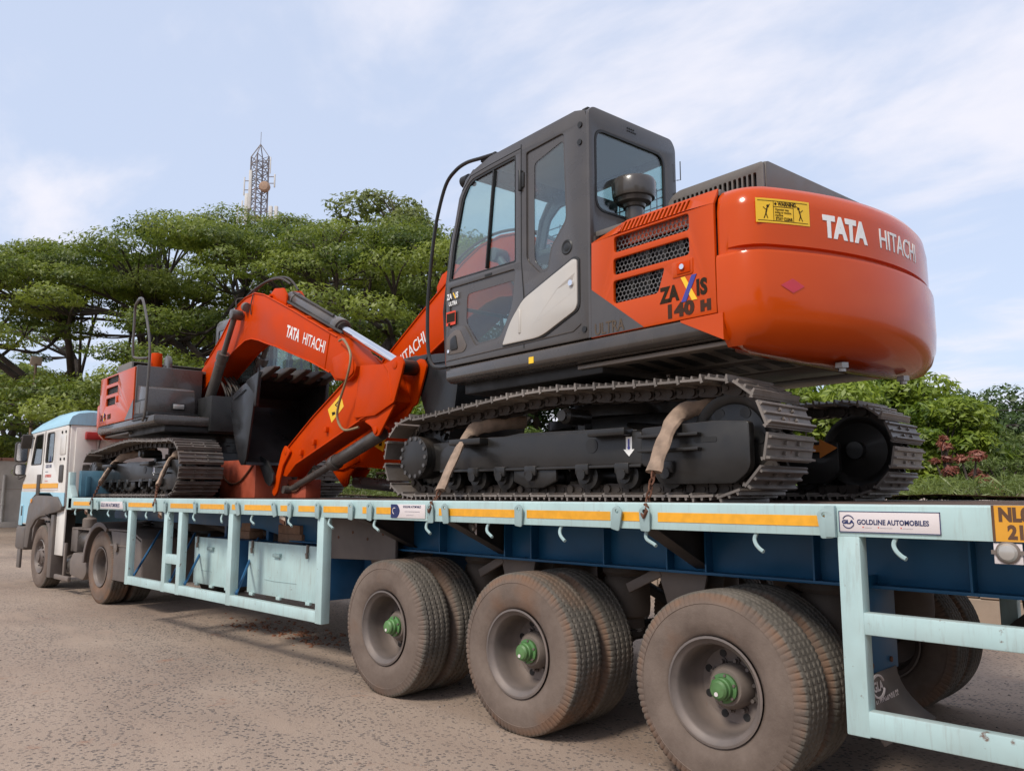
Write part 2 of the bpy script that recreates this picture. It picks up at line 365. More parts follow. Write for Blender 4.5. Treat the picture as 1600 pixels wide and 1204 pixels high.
def smooth_path(pts, k=6):
    """Catmull-Rom through the points"""
    P = [Vector(p) for p in pts]; o = []
    for i in range(len(P) - 1):
        a = P[max(i - 1, 0)]; b = P[i]; c = P[i + 1]; d = P[min(i + 2, len(P) - 1)]
        for j in range(k):
            t = j / k
            o.append(.5 * ((2 * b) + (c - a) * t + (2 * a - 5 * b + 4 * c - d) * t * t + (3 * b - a - 3 * c + d) * t ** 3))
    o.append(P[-1]); return o
# ------------------------------------------------------------------ ground
def ground_mat():
    m = bpy.data.materials.new('yard'); MAT['yard'] = m
    t, n, l, b = nodes_of(m)
    b.inputs['Roughness'].default_value = .9
    co = n.new('ShaderNodeTexCoord')
    def noise(s, d, rough=.6, vec=None):
        x = n.new('ShaderNodeTexNoise'); x.inputs['Scale'].default_value = s; x.inputs['Detail'].default_value = d; x.inputs['Roughness'].default_value = rough
        l.new(vec or co.outputs['Object'], x.inputs['Vector']); return x.outputs['Fac']
    def ramp(v, a, c, lo=0, hi=1):
        x = n.new('ShaderNodeMapRange'); x.inputs['From Min'].default_value = a; x.inputs['From Max'].default_value = c; x.inputs['To Min'].default_value = lo; x.inputs['To Max'].default_value = hi
        l.new(v, x.inputs['Value']); return x.outputs[0]
    def mix(f, a, c, mode='MIX'):
        x = n.new('ShaderNodeMix'); x.data_type = 'RGBA'; x.blend_type = mode
        for s, v in (('Factor', f), ('A', a), ('B', c)):
            if isinstance(v, tuple): x.inputs[s].default_value = (*v, 1)
            elif isinstance(v, (int, float)): x.inputs[s].default_value = v
            else: l.new(v, x.inputs[s])
        return x.outputs['Result']
    mpg = n.new('ShaderNodeMapping'); mpg.inputs['Scale'].default_value = (.55, 1.9, 1); mpg.inputs['Rotation'].default_value = (0, 0, .12); l.new(co.outputs['Object'], mpg.inputs[0])
    big = noise(.35, 6, .6); mid = noise(1.1, 8, .66, mpg.outputs[0]); fine = noise(70, 3, .7); lane = noise(.55, 5, .6, mpg.outputs[0]); spot = noise(.9, 6, .7)
    vo = n.new('ShaderNodeTexVoronoi'); vo.inputs['Scale'].default_value = 36; vo.inputs['Randomness'].default_value = 1; l.new(co.outputs['Object'], vo.inputs['Vector'])
    stone = ramp(vo.outputs['Distance'], .34, .46, 1, 0)
    vc = n.new('ShaderNodeSeparateXYZ'); l.new(vo.outputs['Color'], vc.inputs[0])
    pick = ramp(vc.outputs[0], .35, .5)
    bare = ramp(mid, .36, .54)                     # where the dust is thin the stones show
    mm = n.new('ShaderNodeMath'); mm.operation = 'MULTIPLY'; l.new(stone, mm.inputs[0]); l.new(pick, mm.inputs[1])
    m2 = n.new('ShaderNodeMath'); m2.operation = 'MULTIPLY'; l.new(mm.outputs[0], m2.inputs[0]); l.new(bare, m2.inputs[1])
    dust = mix(ramp(big, .35, .65), (.300, .212, .155), (.445, .335, .252))
    dust = mix(ramp(fine, .3, .7, .0, .35), dust, (.24, .19, .155))
    tar = mix(ramp(vc.outputs[1], 0, 1), (.045, .040, .038), (.13, .11, .10))
    c = mix(ramp(mid, .3, .62, .0, .30), dust, (.17, .145, .125))
    c = mix(m2.outputs[0], c, tar)
    c = mix(ramp(lane, .50, .66, 0, .38), c, (.455, .345, .262))
    c = mix(ramp(spot, .62, .74, 0, .5), c, (.145, .112, .088))
    red = ramp(noise(2.3, 9, .72), .60, .70, 0, .7)
    c = mix(red, c, (.27, .125, .07))
    l.new(c, b.inputs['Base Color'])
    bp = n.new('ShaderNodeBump'); bp.inputs['Strength'].default_value = .55; bp.inputs['Distance'].default_value = .012
    h = n.new('ShaderNodeMath'); h.operation = 'ADD'; l.new(m2.outputs[0], h.inputs[0]); l.new(fine, h.inputs[1])
    l.new(h.outputs[0], bp.inputs['Height']); l.new(bp.outputs[0], b.inputs['Normal'])
ground_mat()
m = MB(); n_ = 60
def gz(x, y): return .0
vs = [(-900, -300, 0), (600, -300, 0), (600, 900, 0), (-900, 900, 0)]
m.add(vs, [(0, 1, 2, 3)])
tag(m.build('ground', 'yard', smooth=False), kind='structure')

# loose stones and red soil clods lying on the yard
def litter(name, n, area, rmin, rmax, seed, mt, label):
    r_ = random.Random(seed); mm = MB()
    for i in range(n):
        x, y = area(r_); q = rmin + (rmax - rmin) * r_.random() ** 2.5; a = r_.uniform(0, 6.28); c, s_ = math.cos(a), math.sin(a); k1, k2, h = r_.uniform(.6, 1.3), r_.uniform(.6, 1.2), r_.uniform(.35, .8)
        pts = [(1, 0), (.3, .9), (-.8, .5), (-.7, -.6), (.4, -.9)]
        vs = [(x + q * (c * px_ * k1 - s_ * py_ * k2), y + q * (s_ * px_ * k1 + c * py_ * k2), -.001) for px_, py_ in pts] + [(x + q * (c * px_ * .6 - s_ * py_ * .5), y + q * (s_ * px_ * .6 + c * py_ * .5), q * h * r_.uniform(.7, 1.2)) for px_, py_ in pts]
        mm.add(vs, [(0, 1, 6, 5), (1, 2, 7, 6), (2, 3, 8, 7), (3, 4, 9, 8), (4, 0, 5, 9), (5, 6, 7, 8, 9)])
    return tag(mm.build(name, mt, smooth=False), label, 'stones', kind='stuff')
mat('pebble', (.23, .19, .16), .9, var=.5, vscale=30)
mat('red_soil', (.22, .095, .05), .95, var=.4, vscale=25)
litter('pebbles', 2600, lambda r_: (r_.uniform(-9.5, .5), r_.uniform(.5, 7.5)), .004, .016, 5, 'pebble', 'loose small stones scattered on the dusty yard')
litter('soil_clods', 420, lambda r_: (-8.15 + r_.gauss(0, .65), 4.72 + r_.gauss(0, .16)), .005, .030, 6, 'red_soil', 'red soil crumbs dropped on the yard under the tool boxes')
# ------------------------------------------------------------------ excavators
# own space of a machine: x = towards its rear, -y = cab side (its left), z above the trailer deck
CACHE = {}
def cached(key, fn):
    if key not in CACHE: CACHE[key] = fn()
    return CACHE[key]

def track_path():
    """closed pitch line of the track chain (x, z), sprocket at -x"""
    pts = arc(1.345, .355, .28, -90, 90, 20)
    top = [(1.345, .635), (.85, .648), (.45, .668), (.13, .682), (-.2, .672), (-.6, .640), (-1.0, .602), (-1.30, .578)]
    pts += [tuple(p) for p in smooth_path(top, 8)][1:]
    pts += arc(-1.375, .33, .255, 95, 270, 20)
    pts += [(-1.3 + i * .2, .075) for i in range(1, 13)]
    return pts
def walk(pts, n):
    P = [Vector(p) for p in pts] + [Vector(pts[0])]
    seg = [(P[i + 1] - P[i]).length for i in range(len(P) - 1)]; tot = sum(seg); o = []
    i = 0; acc = 0
    for k in range(n):
        d = tot * (k + .5) / n
        while acc + seg[i] < d: acc += seg[i]; i += 1
        t = (d - acc) / max(seg[i], 1e-6); p = P[i].lerp(P[i + 1], t)
        o.append(p)
    res = []
    for k in range(n):
        tg = (o[(k + 1) % n] - o[k - 1]).normalized(); res.append((o[k], math.atan2(tg.y, tg.x)))
    return res, tot / n

def shoe_mesh():
    m = MB(); W = .27; p = .150
    # plate with overlapping lip, three bars of unequal height
    m.bx(-p / 2, p / 2 - .004, -W, W, -.050, -.036)
    m.prism([(-p / 2 - .006, -.036), (-p / 2 + .014, -.036), (-p / 2 + .012, -.022), (-p / 2 - .006, -.030)], -W, W)
    for x, h in ((-.060, .026), (-.004, .018), (.050, .018)):
        m.prism([(x - .009, -.050), (x + .009, -.050), (x + .005, -.050 - h), (x - .005, -.050 - h)], -W + .004, W - .004)
    for y in (-.075, .075):
        for x in (-.032, .024): m.cyl((x, y, -.066), (x, y, -.048), .011, n=6)
    return m.mesh('shoe', 0, ang=25)
def link_mesh():
    m = MB()
    for s in (-1, 1):
        y = s * .055
        m.prism(rpoly([(-.075, -.034), (.075, -.034), (.085, .0), (.070, .030), (-.02, .036), (-.075, .030), (-.085, 0)], .012, 2), y - .012, y + .012)
        m.cyl((-.038, y + s * .010, 0), (-.038, y + s * .030, 0), .026, n=12)
        m.cyl((.045, y + s * .004, -.004), (.045, y + s * .019, -.004), .015, n=8)
    m.cyl((-.038, -.05, 0), (-.038, .05, 0), .024, n=10)
    return m.mesh('chain_link', 0)

def undercarriage(root):
    # x-frame between the tracks and the swing bearing
    m = MB(); m.prism(rpoly([(-.62, -.45), (.62, -.45), (.62, .45), (-.62, .45)], .2), .34, .60, 'z')
    for sx in (-1, 1):
        for sy in (-1, 1): m.beam((sx * .35, sy * .35, .45), (sx * .72, sy * .80, .34), .30, .20)
    m.build('centre_frame', 'frame_black', root, bevel=.012)
    m = MB(); m.cyl((0, 0, .60), (0, 0, .68), .56, n=40); m.cyl((0, 0, .68), (0, 0, .74), .50, n=40); m.cyl((0, 0, .74), (0, 0, .86), .54, n=40)
    for i in range(24):
        a = i * math.pi / 12; m.cyl((.53 * math.cos(a), .53 * math.sin(a), .68), (.53 * math.cos(a), .53 * math.sin(a), .70), .014, n=6)
    m.build('swing_bearing', 'frame_black', root)
    path = track_path(); st, pitch = walk(path, 46)
    for side in (-1, 1):
        cy = side * .88
        tr = MB(); tr.tube([(p[0], cy, p[1]) for p in [(q.x, q.y) for q, a in st] + [(st[0][0].x, st[0][0].y)]], .010, 5)
        tr = tr.build('track', 'chain_steel', root)
        sm = cached('shoe', shoe_mesh); lm = cached('link', link_mesh)
        for q, a in st:
            # path runs: idler bottom -> up -> back along the top: outward is to the right of travel
            link('shoe', sm, 'shoe_steel', tr, (q.x, cy, q.y), (0, -a, 0))
            link('chain_link', lm, 'chain_steel', tr, (q.x, cy, q.y), (0, -a, 0))
        out = cy + side * .0
        yo = cy + side * .17; yi = cy - side * .17
        # side frame: main beam, tall idler box, rail under it
        m = MB(); m.prism(rpoly([(-1.10, .215), (.80, .215), (.80, .42), (.30, .44), (-.55, .45), (-.98, .43), (-1.10, .36)], .02, 2), yi, yo)
        m.prism([(-1.0, .43), (-.50, .45), (-.30, .47), (.35, .46), (.72, .44), (.72, .425), (-1.0, .415)], yi + side * .02, yo - side * .06)
        fr = m.build('track_frame', 'frame_black', root, bevel=.006)
        MB().prism(rpoly([(.86, .20), (.93, .10), (1.42, .10), (1.50, .16), (1.52, .20), (1.52, .44), (1.30, .455), (.80, .44), (.80, .21)], .02, 2), yo - side * .05, yo + side * .006).build('idler_guard', 'frame_black', fr, bevel=.006)
        MB().prism(rpoly([(.76, .12), (1.15, .12), (1.25, .2), (1.25, .42), (.76, .42)], .02, 2), yi - side * .004, yi + side * .05).build('idler_guard', 'frame_black', fr, bevel=.006)
        for z in (.29, .375):
            MB().bx(.80, 1.22, yo + side * .004, yo + side * .05, z, z + .018).build('rib', 'frame_black', fr, bevel=.003)
        m = MB(); m.prism(rpoly([(1.17, .335), (1.32, .335), (1.32, .365), (1.17, .365)], .014, 4), yo + side * .004, yo + side * .009); m.build('slot', 'black', fr)
        for x0, x1 in ((-.90, -.56), (.44, .73)):
            m = MB(); m.bx(x0, x1, yo - side * .01, yo + side * .085, .40, .445); m.build('step', 'frame_black', fr, bevel=.006)
        m = MB(); m.cyl((.41, yo - side * .02, .350), (.41, yo + side * .004, .350), .048, n=20); m.build('grease_port', 'black', fr)
        m = MB(); m.bx(-1.08, .80, yo - side * .004, yo + side * .018, .205, .222); m.build('lower_flange', 'frame_black', fr, bevel=.003)
        # bottom rollers
        for i, x in enumerate((-.98, -.70, -.42, -.12, .34, .66, .98)):
            m = MB(); m.lathe([(0, -.17), (.05, -.17), (.05, -.14), (.085, -.135), (.088, -.09), (.072, -.085), (.072, .085), (.088, .09), (.085, .135), (.05, .14), (.05, .17), (0, .17)], (x, cy, .158), (0, 1, 0), 20)
            m.cyl((x, cy + side * .165, .165), (x, cy + side * .205, .165), .034, n=10)
            ro = m.build('track_roller', 'frame_black', root)
            b = MB(); b.bx(x - .055, x + .055, yo - side * .03, yo + side * .028, .165, .235); b.build('bracket', 'frame_black', ro, bevel=.01)
        m = MB(); m.prism([(-.30, .215), (.10, .215), (.10, .13), (-.02, .085), (-.18, .085), (-.30, .13)], yo - side * .03, yo + side * .002); m.build('track_guard', 'frame_black', root, bevel=.008)
        m = MB(); m.lathe([(0, -.13), (.04, -.13), (.055, -.11), (.055, .11), (.04, .13), (0, .13)], (.13, cy, .565), (0, 1, 0), 16)
        m.beam((.13, cy - side * .10, .46), (.13, cy - side * .10, .56), .08, .06); m.cyl((.13, cy + side * .12, .565), (.13, cy + side * .15, .565), .038, n=12)
        m.build('carrier_roller', 'frame_black', root)
        # idler wheel
        m = MB(); m.lathe([(.06, -.06), (.20, -.035), (.225, -.05), (.262, -.05), (.268, -.02), (.268, .02), (.262, .05), (.225, .05), (.20, .035), (.06, .06)], (1.345, cy, .355), (0, 1, 0), 40)
        m.cyl((1.345, cy - .12, .355), (1.345, cy + .12, .355), .062, n=16)
        idl = m.build('idler', 'frame_black', root)
        for k in range(6):
            h = MB(); a = R(60 * k); h.cyl((1.345 + .165 * math.cos(a), cy + side * .030, .355 + .165 * math.sin(a)), (1.345 + .165 * math.cos(a), cy + side * .046, .355 + .165 * math.sin(a)), .034, n=12); h.build('lightening_hole', 'black', idl)
        # sprocket with teeth and its bolted cover
        m = MB(); n = 21; pl = []
        for k in range(n):
            for da, r in ((-.30, .205), (-.16, .245), (.16, .245), (.30, .205)):
                a = 2 * math.pi * (k + da) / n; pl.append((-1.375 + r * math.cos(a), .33 + r * math.sin(a)))
        m.prism(pl, cy - .022, cy + .022)
        m.cyl((-1.375, cy - side * .10, .33), (-1.375, cy + side * .16, .33), .165, n=32)
        sp = m.build('sprocket', 'frame_black', root, bevel=.003)
        m = MB(); m.lathe([(0, 0), (.15, 0), (.168, -.008), (.168, -.05)], (-1.375, cy + side * .215, .33), (0, side, 0), 36)
        cvr = m.build('sprocket_cover', 'frame_black', sp)
        for k in range(14):
            m = MB(); a = 2 * math.pi * k / 14; m.cyl((-1.375 + .150 * math.cos(a), cy + side * .205, .33 + .150 * math.sin(a)), (-1.375 + .150 * math.cos(a), cy + side * .222, .33 + .150 * math.sin(a)), .016, n=8); m.build('bolt', 'cab_grey', sp)
        # motor guard behind sprocket
        m = MB(); m.cyl((-1.375, cy - side * .10, .33), (-1.375, cy - side * .26, .33), .17, n=24); m.beam((-1.30, cy, .33), (-.95, cy, .33), .24, .22); m.build('travel_motor', 'frame_black', root, bevel=.01)

def cw_ring(off, n=64):
    """plan outline of the counterweight (x, y), shrunk by off; starts at the left front edge"""
    Rt = 2.08 - off; W = 1.1 - off; rc = .20
    cy = W - rc; cx = math.sqrt((Rt - rc) ** 2 - cy ** 2)
    a1 = math.degrees(math.atan2(cy, cx)); pts = [(1.565, -W)]
    for i in range(1, 6): pts.append((1.565 + (cx - 1.565) * i / 6, -W))
    pts += arc(cx, -cy, rc, -90, -a1, 8)
    pts += arc(0, 0, Rt, -a1, a1, 36)[1:]
    pts += arc(cx, cy, rc, a1, 90, 8)[1:]
    for i in range(5, 0, -1): pts.append((1.565 + (cx - 1.565) * i / 6, W))
    pts.append((1.565, W)); return pts

BOOM = [(0.42, 1.58), (-0.05, 1.85), (-0.6, 2.14), (-0.97, 2.40), (-1.12, 2.50), (-1.38, 2.56), (-1.68, 2.565), (-1.97, 2.49), (-2.74, 2.17), (-3.86, 1.68), (-4.02, 1.52), (-4.2, 1.40), (-4.27, 1.32), (-4.22, 1.23), (-4.12, 1.19), (-3.84, 1.22), (-3.72, 1.32), (-3.3, 1.48), (-2.35, 1.79), (-2.09, 1.86), (-1.87, 1.93), (-1.64, 1.985), (-1.44, 1.99), (-1.06, 1.90), (-0.53, 1.70), (-0.20, 1.56), (0.10, 1.42), (0.34, 1.40)]
ARM = [(-3.97, 1.2), (-4.05, 1.29), (-4.32, 1.32), (-4.76, 1.28), (-5.01, 1.32), (-5.09, 1.28), (-5.1, 1.2), (-4.93, 0.9), (-4.66, .67), (-4.60, 0.62), (-4.53, .64), (-4.49, 0.72), (-4.31, 0.76), (-2.87, 0.36), (-2.66, 0.24), (-2.52, .26), (-2.46, .36), (-2.62, 0.54), (-3.28, 0.88)]
BUCKET = [(-2.54, 1.42), (-2.1, 1.325), (-1.83, 1.24), (-1.76, 1.12), (-1.78, 1.0), (-1.90, .72), (-2.06, .44), (-2.14, .38), (-2.22, .38), (-2.28, .46), (-2.47, 1.24)]

def excavator(label, loc, uprot, brot, arot, detail_right, group):
    root = thing('excavator', label, 'excavator', loc, 0, group)
    undercarriage(root)
    RZ = (0, 0, uprot)
    def part(name, m, mt, bevel=0, **k): return m.build(name, mt, root, bevel=bevel, rot=RZ, **k)
    def pplate(name, mt, outline, holes=(), t=.02, f=None, bevel=0): return plate(name, mt, outline, holes, t, f, bevel, root, None, RZ)
    def sub(name, m, mt, par, bevel=0, **k): return m.build(name, mt, par, bevel=bevel, **k)
    # ---- turntable deck: hollow rail all round, belly plates under the rear
    m = MB(); m.prism(rpoly([(-1.10, 1.02), (1.10, 1.02), (1.10, .93), (1.06, .90), (-1.06, .90), (-1.10, .93)], .015, 2), -1.0, 1.60, 'x')
    base = part('deck_frame', m, 'rail_grey', .01)
    m = MB(); m.bx(-.95, .55, -.95, .95, .82, .905); m.bx(-1.05, -.55, -.42, .42, .84, 1.30); sub('floor_pan', m, 'black', base, .01)
    for i, (x0, x1, y0, y1) in enumerate(((.35, 1.62, -.98, -.42), (.50, 1.90, -.38, .06), (.55, 1.92, .12, .56), (.4, 1.7, .60, 1.0))):
        m = MB(); m.bx(x0, x1, y0, y1, .862, .890); bp = sub('belly_plate', m, 'belly_plate', base, .004)
        if i < 2:
            s = MB()
            for k in range(5): s.box((x0 + .35 + k * .17, (y0 + y1) / 2, .8605), (.085, (y1 - y0) * .72, .003), rz=.25)
            sub('vent_slot', s, 'black', bp)
        s = MB()
        for px_ in (x0 + .08, x1 - .08):
            for py_ in (y0 + .05, y1 - .05): s.cyl((px_, py_, .848), (px_, py_, .864), .016, n=8)
        sub('bolt', s, 'steel', bp)
    sub('marker', MB().box((.02, -1.1012, .957), (.05, .002, .045)), 'decal_yellow', base)
    # ---- counterweight
    lv = [(.775, .45), (.785, .26), (.805, .16), (.84, .085), (.90, .035), (.98, .008), (1.08, 0), (1.320, .001), (1.338, .006), (1.345, .020), (1.350, .046), (1.372, .048), (1.378, .027), (1.45, .026), (1.60, .028), (1.675, .040), (1.715, .07), (1.738, .12), (1.742, .30)]
    vs = []; fs = []
    for z, o in lv:
        oo = o
        ring = cw_ring(oo); k = len(ring)
        for i, (x, y) in enumerate(ring):
            edge = max(0, min(1, (min(i, k - 1 - i) - 4) / 5.0))
            if .02 <= o <= .05 and 1.3 < z < 1.65:            # the step fades out at both front ends
                x2, y2 = cw_ring(.026 + (o - .026) * edge if z > 1.347 else .010 + (o - .010) * edge)[i]
                x, y = x2, y2
            vs.append((x, y, z + (.05 * max(0, (1.75 - x) / .2) if z < .83 else 0)))
    for j in range(len(lv) - 1):
        for i in range(k - 1): fs.append((j * k + i, j * k + i + 1, (j + 1) * k + i + 1, (j + 1) * k + i))
        fs.append((j * k + k - 1, j * k, (j + 1) * k, (j + 1) * k + k - 1))
    fs.append(tuple(range(k - 1, -1, -1))); fs.append(tuple(range((len(lv) - 1) * k, len(lv) * k)))
    m = MB(); m.add(vs, fs); cw = part('counterweight', m, 'orange', ang=40)
    for yy, xx in ((-.35, 1.86), (.45, 1.84)):
        m = MB(); m.cyl((xx, yy, .755), (xx, yy, .785), .040, n=6); m.cyl((xx, yy, .735), (xx, yy, .76), .022, n=10); sub('mount_bolt', m, 'steel', cw)
    def on_cw(x, y, z, s0, z0, r=2.0545):      # lettering wrapped on the rear face: s runs from the left side to the right
        a = (s0 + x) / 2.08; rr = r + z; return (rr * math.cos(a), rr * math.sin(a), z0 + y)
    text('lettering', 'white_paint', 'TATA', .165, lambda x, y, z: on_cw(x, y, z, -.66, 1.455), cw, bold=.009, sx=.80, cuts=16)
    text('lettering', 'white_paint', 'HITACHI', .165, lambda x, y, z: on_cw(x, y, z, -.20, 1.455), cw, bold=.001, sx=.78, cuts=24)
    def cw_patch(nm, mt, s0, s1, z0, z1, r, zig=None):
        v = []; q = []
        for i in range(13):
            for zz in (z0, z1):
                if zig: zc = (z0 + z1) / 2; h = (z1 - z0) / 2 * (1 - abs(i / 6 - 1)); zz = zc + (h if zz == z1 else -h)
                v.append(on_cw(s0 + (s1 - s0) * i / 12, zz, 0, 0, 0, r))
        for i in range(12): q.append((2 * i, 2 * i + 2, 2 * i + 3, 2 * i + 1))
        mm = MB(); mm.add(v, q); return sub(nm, mm, mt, cw)
    cw_patch('warning_label', 'decal_yellow', -1.09, -.755, 1.495, 1.632, 2.0555)
    for s0, s1, z0, z1 in ((-1.078, -.768, 1.617, 1.620), (-1.078, -.768, 1.506, 1.509), (-.985, -.982, 1.506, 1.62), (-.862, -.859, 1.506, 1.62), (-.982, -.862, 1.586, 1.589)):
        cw_patch('label_line', 'decal_ink', s0, s1, z0, z1, 2.0568)
    text('label_print', 'decal_ink', 'WARNING', .031, lambda x, y, z: on_cw(x, y, z, -.956, 1.594, 2.0568), cw, ex=.0004, bold=.001, sx=.75, cuts=4)
    cw_patch('label_line', 'decal_ink', -.979, -.962, 1.594, 1.613, 2.0568, zig=True)
    for i, s in enumerate(('Operator may', 'swing or reverse', 'machine')):
        text('label_print', 'decal_ink', s, .019, lambda x, y, z, i=i: on_cw(x, y, z, -.975, 1.567 - .016 * i, 2.0568), cw, ex=.0004, sx=.78, cuts=4)
    text('label_print', 'decal_ink', 'STAY CLEAR', .024, lambda x, y, z: on_cw(x, y, z, -.972, 1.513, 2.0568), cw, ex=.0004, bold=.0006, sx=.78, cuts=4)
    for sx0, fl in ((-1.03, 1), (-.815, -1)):          # two small stick figures
        for (a, b, c, d, wd) in ((0, .03, .008, .06, .008), (.008, .06, .024, .082, .004), (0, .05, -.016, .064, .004), (0, .03, -.012, .0, .005), (0, .03, .010, .002, .005)):
            v = []
            ddx, ddz = c - a, d - b; ln = math.hypot(ddx, ddz); nx, nz = -ddz / ln * wd / 2, ddx / ln * wd / 2
            for q in ((a + nx, b + nz), (a - nx, b - nz), (c - nx, d - nz), (c + nx, d + nz)): v.append(on_cw(fl * q[0], q[1], 0, sx0, 1.518, 2.0568))
            mm = MB(); mm.add(v, [(0, 1, 2, 3)]); sub('label_figure', mm, 'decal_ink', cw)
        mm = MB(); v = [on_cw(fl * .012 + .008 * math.cos(t * math.pi / 5), .070 + .008 * math.sin(t * math.pi / 5), 0, sx0, 1.518, 2.0568) for t in range(10)]
        mm.add(v, [tuple(range(10))]); sub('label_figure', mm, 'decal_ink', cw)
    cw_patch('diamond_mark', 'logo_pink', -.975, -.83, 1.105, 1.185, 2.0825, zig=True)
    # ---- engine bay side panels (left and right)
    for side in (-1, 1):
        x0 = .60 if side < 0 else -.10
        yo = side * 1.1; ti = -side * .012
        fm = lambda a, b, c, yo=yo, ti=ti: (a, yo + ti + c, b)
        g = [rpoly([(.808, 1.535), (1.388, 1.535), (1.388, 1.635), (.808, 1.635)], .022, 4), rpoly([(.80, 1.392), (1.385, 1.392), (1.385, 1.495), (.80, 1.495)], .022, 4), rpoly([(.797, 1.212), (1.15, 1.212), (1.205, 1.355), (.797, 1.355)], .022, 4)]
        if side > 0: g = [rpoly([(.66, 1.60), (1.25, 1.60), (1.25, 1.70), (.66, 1.70)], .022, 4), rpoly([(.66, 1.45), (1.24, 1.45), (1.24, 1.55), (.66, 1.55)], .022, 4), rpoly([(.76, 1.29), (1.22, 1.29), (1.22, 1.40), (.76, 1.40)], .022, 4)]
        top = 1.645 if side < 0 else 1.72
        pn = pplate('side_panel', 'orange', [(x0, 1.024), (1.558, 1.024), (1.558, top), (x0 + .01, top)], g, .024, fm, .004)
        s = MB(); s.bx(x0 + .02, 1.55, yo - side * .16, yo - side * .15, 1.03, 1.66)
        for k in range(5): s.cyl((.85 + .13 * k, yo - side * .13, 1.1), (.85 + .13 * k, yo - side * .13, 1.64), .018 + .012 * (k % 2), n=8)
        sub('bay_back', s, 'black', pn)
        s = MB(); s.bx(.64 if side > 0 else .78, 1.41, yo - side * .032, yo - side * .031, 1.19, 1.71 if side > 0 else 1.65); sub('perforated_sheet', s, 'perf_sheet', pn)
        # chamfer with slots, then the flat top
        if side < 0:
            ang = math.atan2(1.742 - top, .05); ln = math.hypot(1.742 - top, .05)
            sl = [rpoly([(.828 + .0325 * k, .018), (.845 + .0325 * k, .018), (.853 + .0325 * k, ln - .016), (.836 + .0325 * k, ln - .016)], .007, 3) for k in range(17)]
            cf = lambda a, b, c: (a, -1.1 + b * math.cos(ang) + .010 * math.sin(ang) - c * math.sin(ang), top + b * math.sin(ang) - .010 * math.cos(ang) + c * math.cos(ang))
            ch = pplate('slotted_edge', 'orange', [(.70, 0), (1.558, 0), (1.558, ln), (.88, ln)], sl, .02, cf, .003)
            m = MB(); m.add([(.61, -1.098, top), (.70, -1.098, top), (.88, -1.048, 1.742), (.64, -1.052, 1.675)], [(0, 1, 2, 3)]); sub('corner_cap', m, 'orange', ch)
            m = MB(); m.bx(.72, 1.55, -1.00, -.99, 1.60, 1.735); sub('slot_backing', m, 'brick_red', ch)
        # dark lower wedge, fuel lock, lettering
        if side < 0:
            m = MB(); m.prism([(.604, 1.34), (.604, 1.028), (1.037, 1.028)], yo - .0015, yo + .004); sub('grey_wedge', m, 'cab_grey', pn)
            text('lettering', 'decal_grey', 'ULTRA', .105, lambda x, y, z: (.632 + x, yo - .0028 - z, 1.036 + y), pn, bold=.001, sx=.78)
            lk = MB(); lk.prism(rpoly([(1.262, 1.274), (1.41, 1.276), (1.41, 1.37), (1.262, 1.365)], .01, 2), yo - .006, yo + .006); lko = sub('lock_plate', lk, 'orange', pn, .003)
            lk = MB(); lk.bx(1.30, 1.395, yo - .012, yo - .004, 1.288, 1.355); sub('lock_flap', lk, 'orange_flat', pn, .004)
            lk = MB(); lk.cyl((1.345, yo - .024, 1.325), (1.345, yo - .004, 1.325), .016, n=14); sub('lock_barrel', lk, 'chrome', pn)
            Z0 = 1.143; X0 = 1.172; k_ = 1.0
            tf = lambda x, y, z, xo=0, zo=0: (X0 + xo + x, yo - .0018 - z, Z0 + zo + y)
            text('lettering', 'decal_ink', 'ZA', .122, lambda x, y, z: tf(x, y + .004, z), pn, bold=.006, sx=.80)
            text('lettering', 'decal_ink', 'IS', .122, lambda x, y, z: tf(x, y + .004, z, .256), pn, bold=.006, sx=.80, space=1.08)
            for pl_, mt_, dy in (([(0.150, .125), (.180, .125), (.262, -.02), (.225, -.02)], 'decal_yellow', 0), ([(.150, -.02), (.185, -.02), (.262, .125), (.228, .125)], 'logo_blue', -.001)):
                mm = MB(); mm.prism([(X0 + a, Z0 + b) for a, b in pl_], yo - .0035 + dy, yo - .001); sub('letter_stroke', mm, mt_, pn)
            text('lettering', 'decal_brown', '140', .104, lambda x, y, z: (1.205 + x, yo - .0018 - z, 1.050 + y), pn, bold=.006, sx=1.25, space=1.06)
            text('lettering', 'decal_brown', 'H', .074, lambda x, y, z: (1.455 + x, yo - .0018 - z, 1.054 + y), pn, bold=.007, sx=1.25)
            m = MB(); m.prism([(1.313, 1.008), (1.60, .868), (1.60, 1.018), (1.313, 1.018)], yo - .004, yo + .05); sub('lower_corner', m, 'orange', pn)
        else:
            lk = MB(); lk.bx(.62, .71, yo - .004, yo + .006, 1.31, 1.40); sub('lock_plate', lk, 'orange_flat', pn, .004)
            mir = lambda x, y, z: (1.47 - x, yo + .0018 + z, 1.10 + y)
            text('lettering', 'decal_ink', 'ZA', .11, mir, pn, bold=.003, sx=.8)
            text('lettering', 'decal_ink', 'IS', .11, lambda x, y, z: mir(x + .215, y, z), pn, bold=.003, sx=.8)
            for pl_, mt_, dy in (([(.13, .1), (.155, .1), (.222, -.015), (.19, -.015)], 'decal_yellow', 0), ([(.13, -.015), (.16, -.015), (.222, .1), (.195, .1)], 'logo_blue', .001)):
                mm = MB(); mm.prism([(1.47 - a, 1.10 + b) for a, b in pl_], yo + .001, yo + .0035 + dy); sub('letter_stroke', mm, mt_, pn)
            text('lettering', 'decal_brown', '140H', .10, lambda x, y, z: mir(x + .36, y, z), pn, bold=.003, sx=.8)
            m = MB(); m.prism([(-.10, 1.03), (.25, 1.03), (-.10, 1.28)], yo - .004, yo + .0015); sub('grey_wedge', m, 'cab_grey', pn)
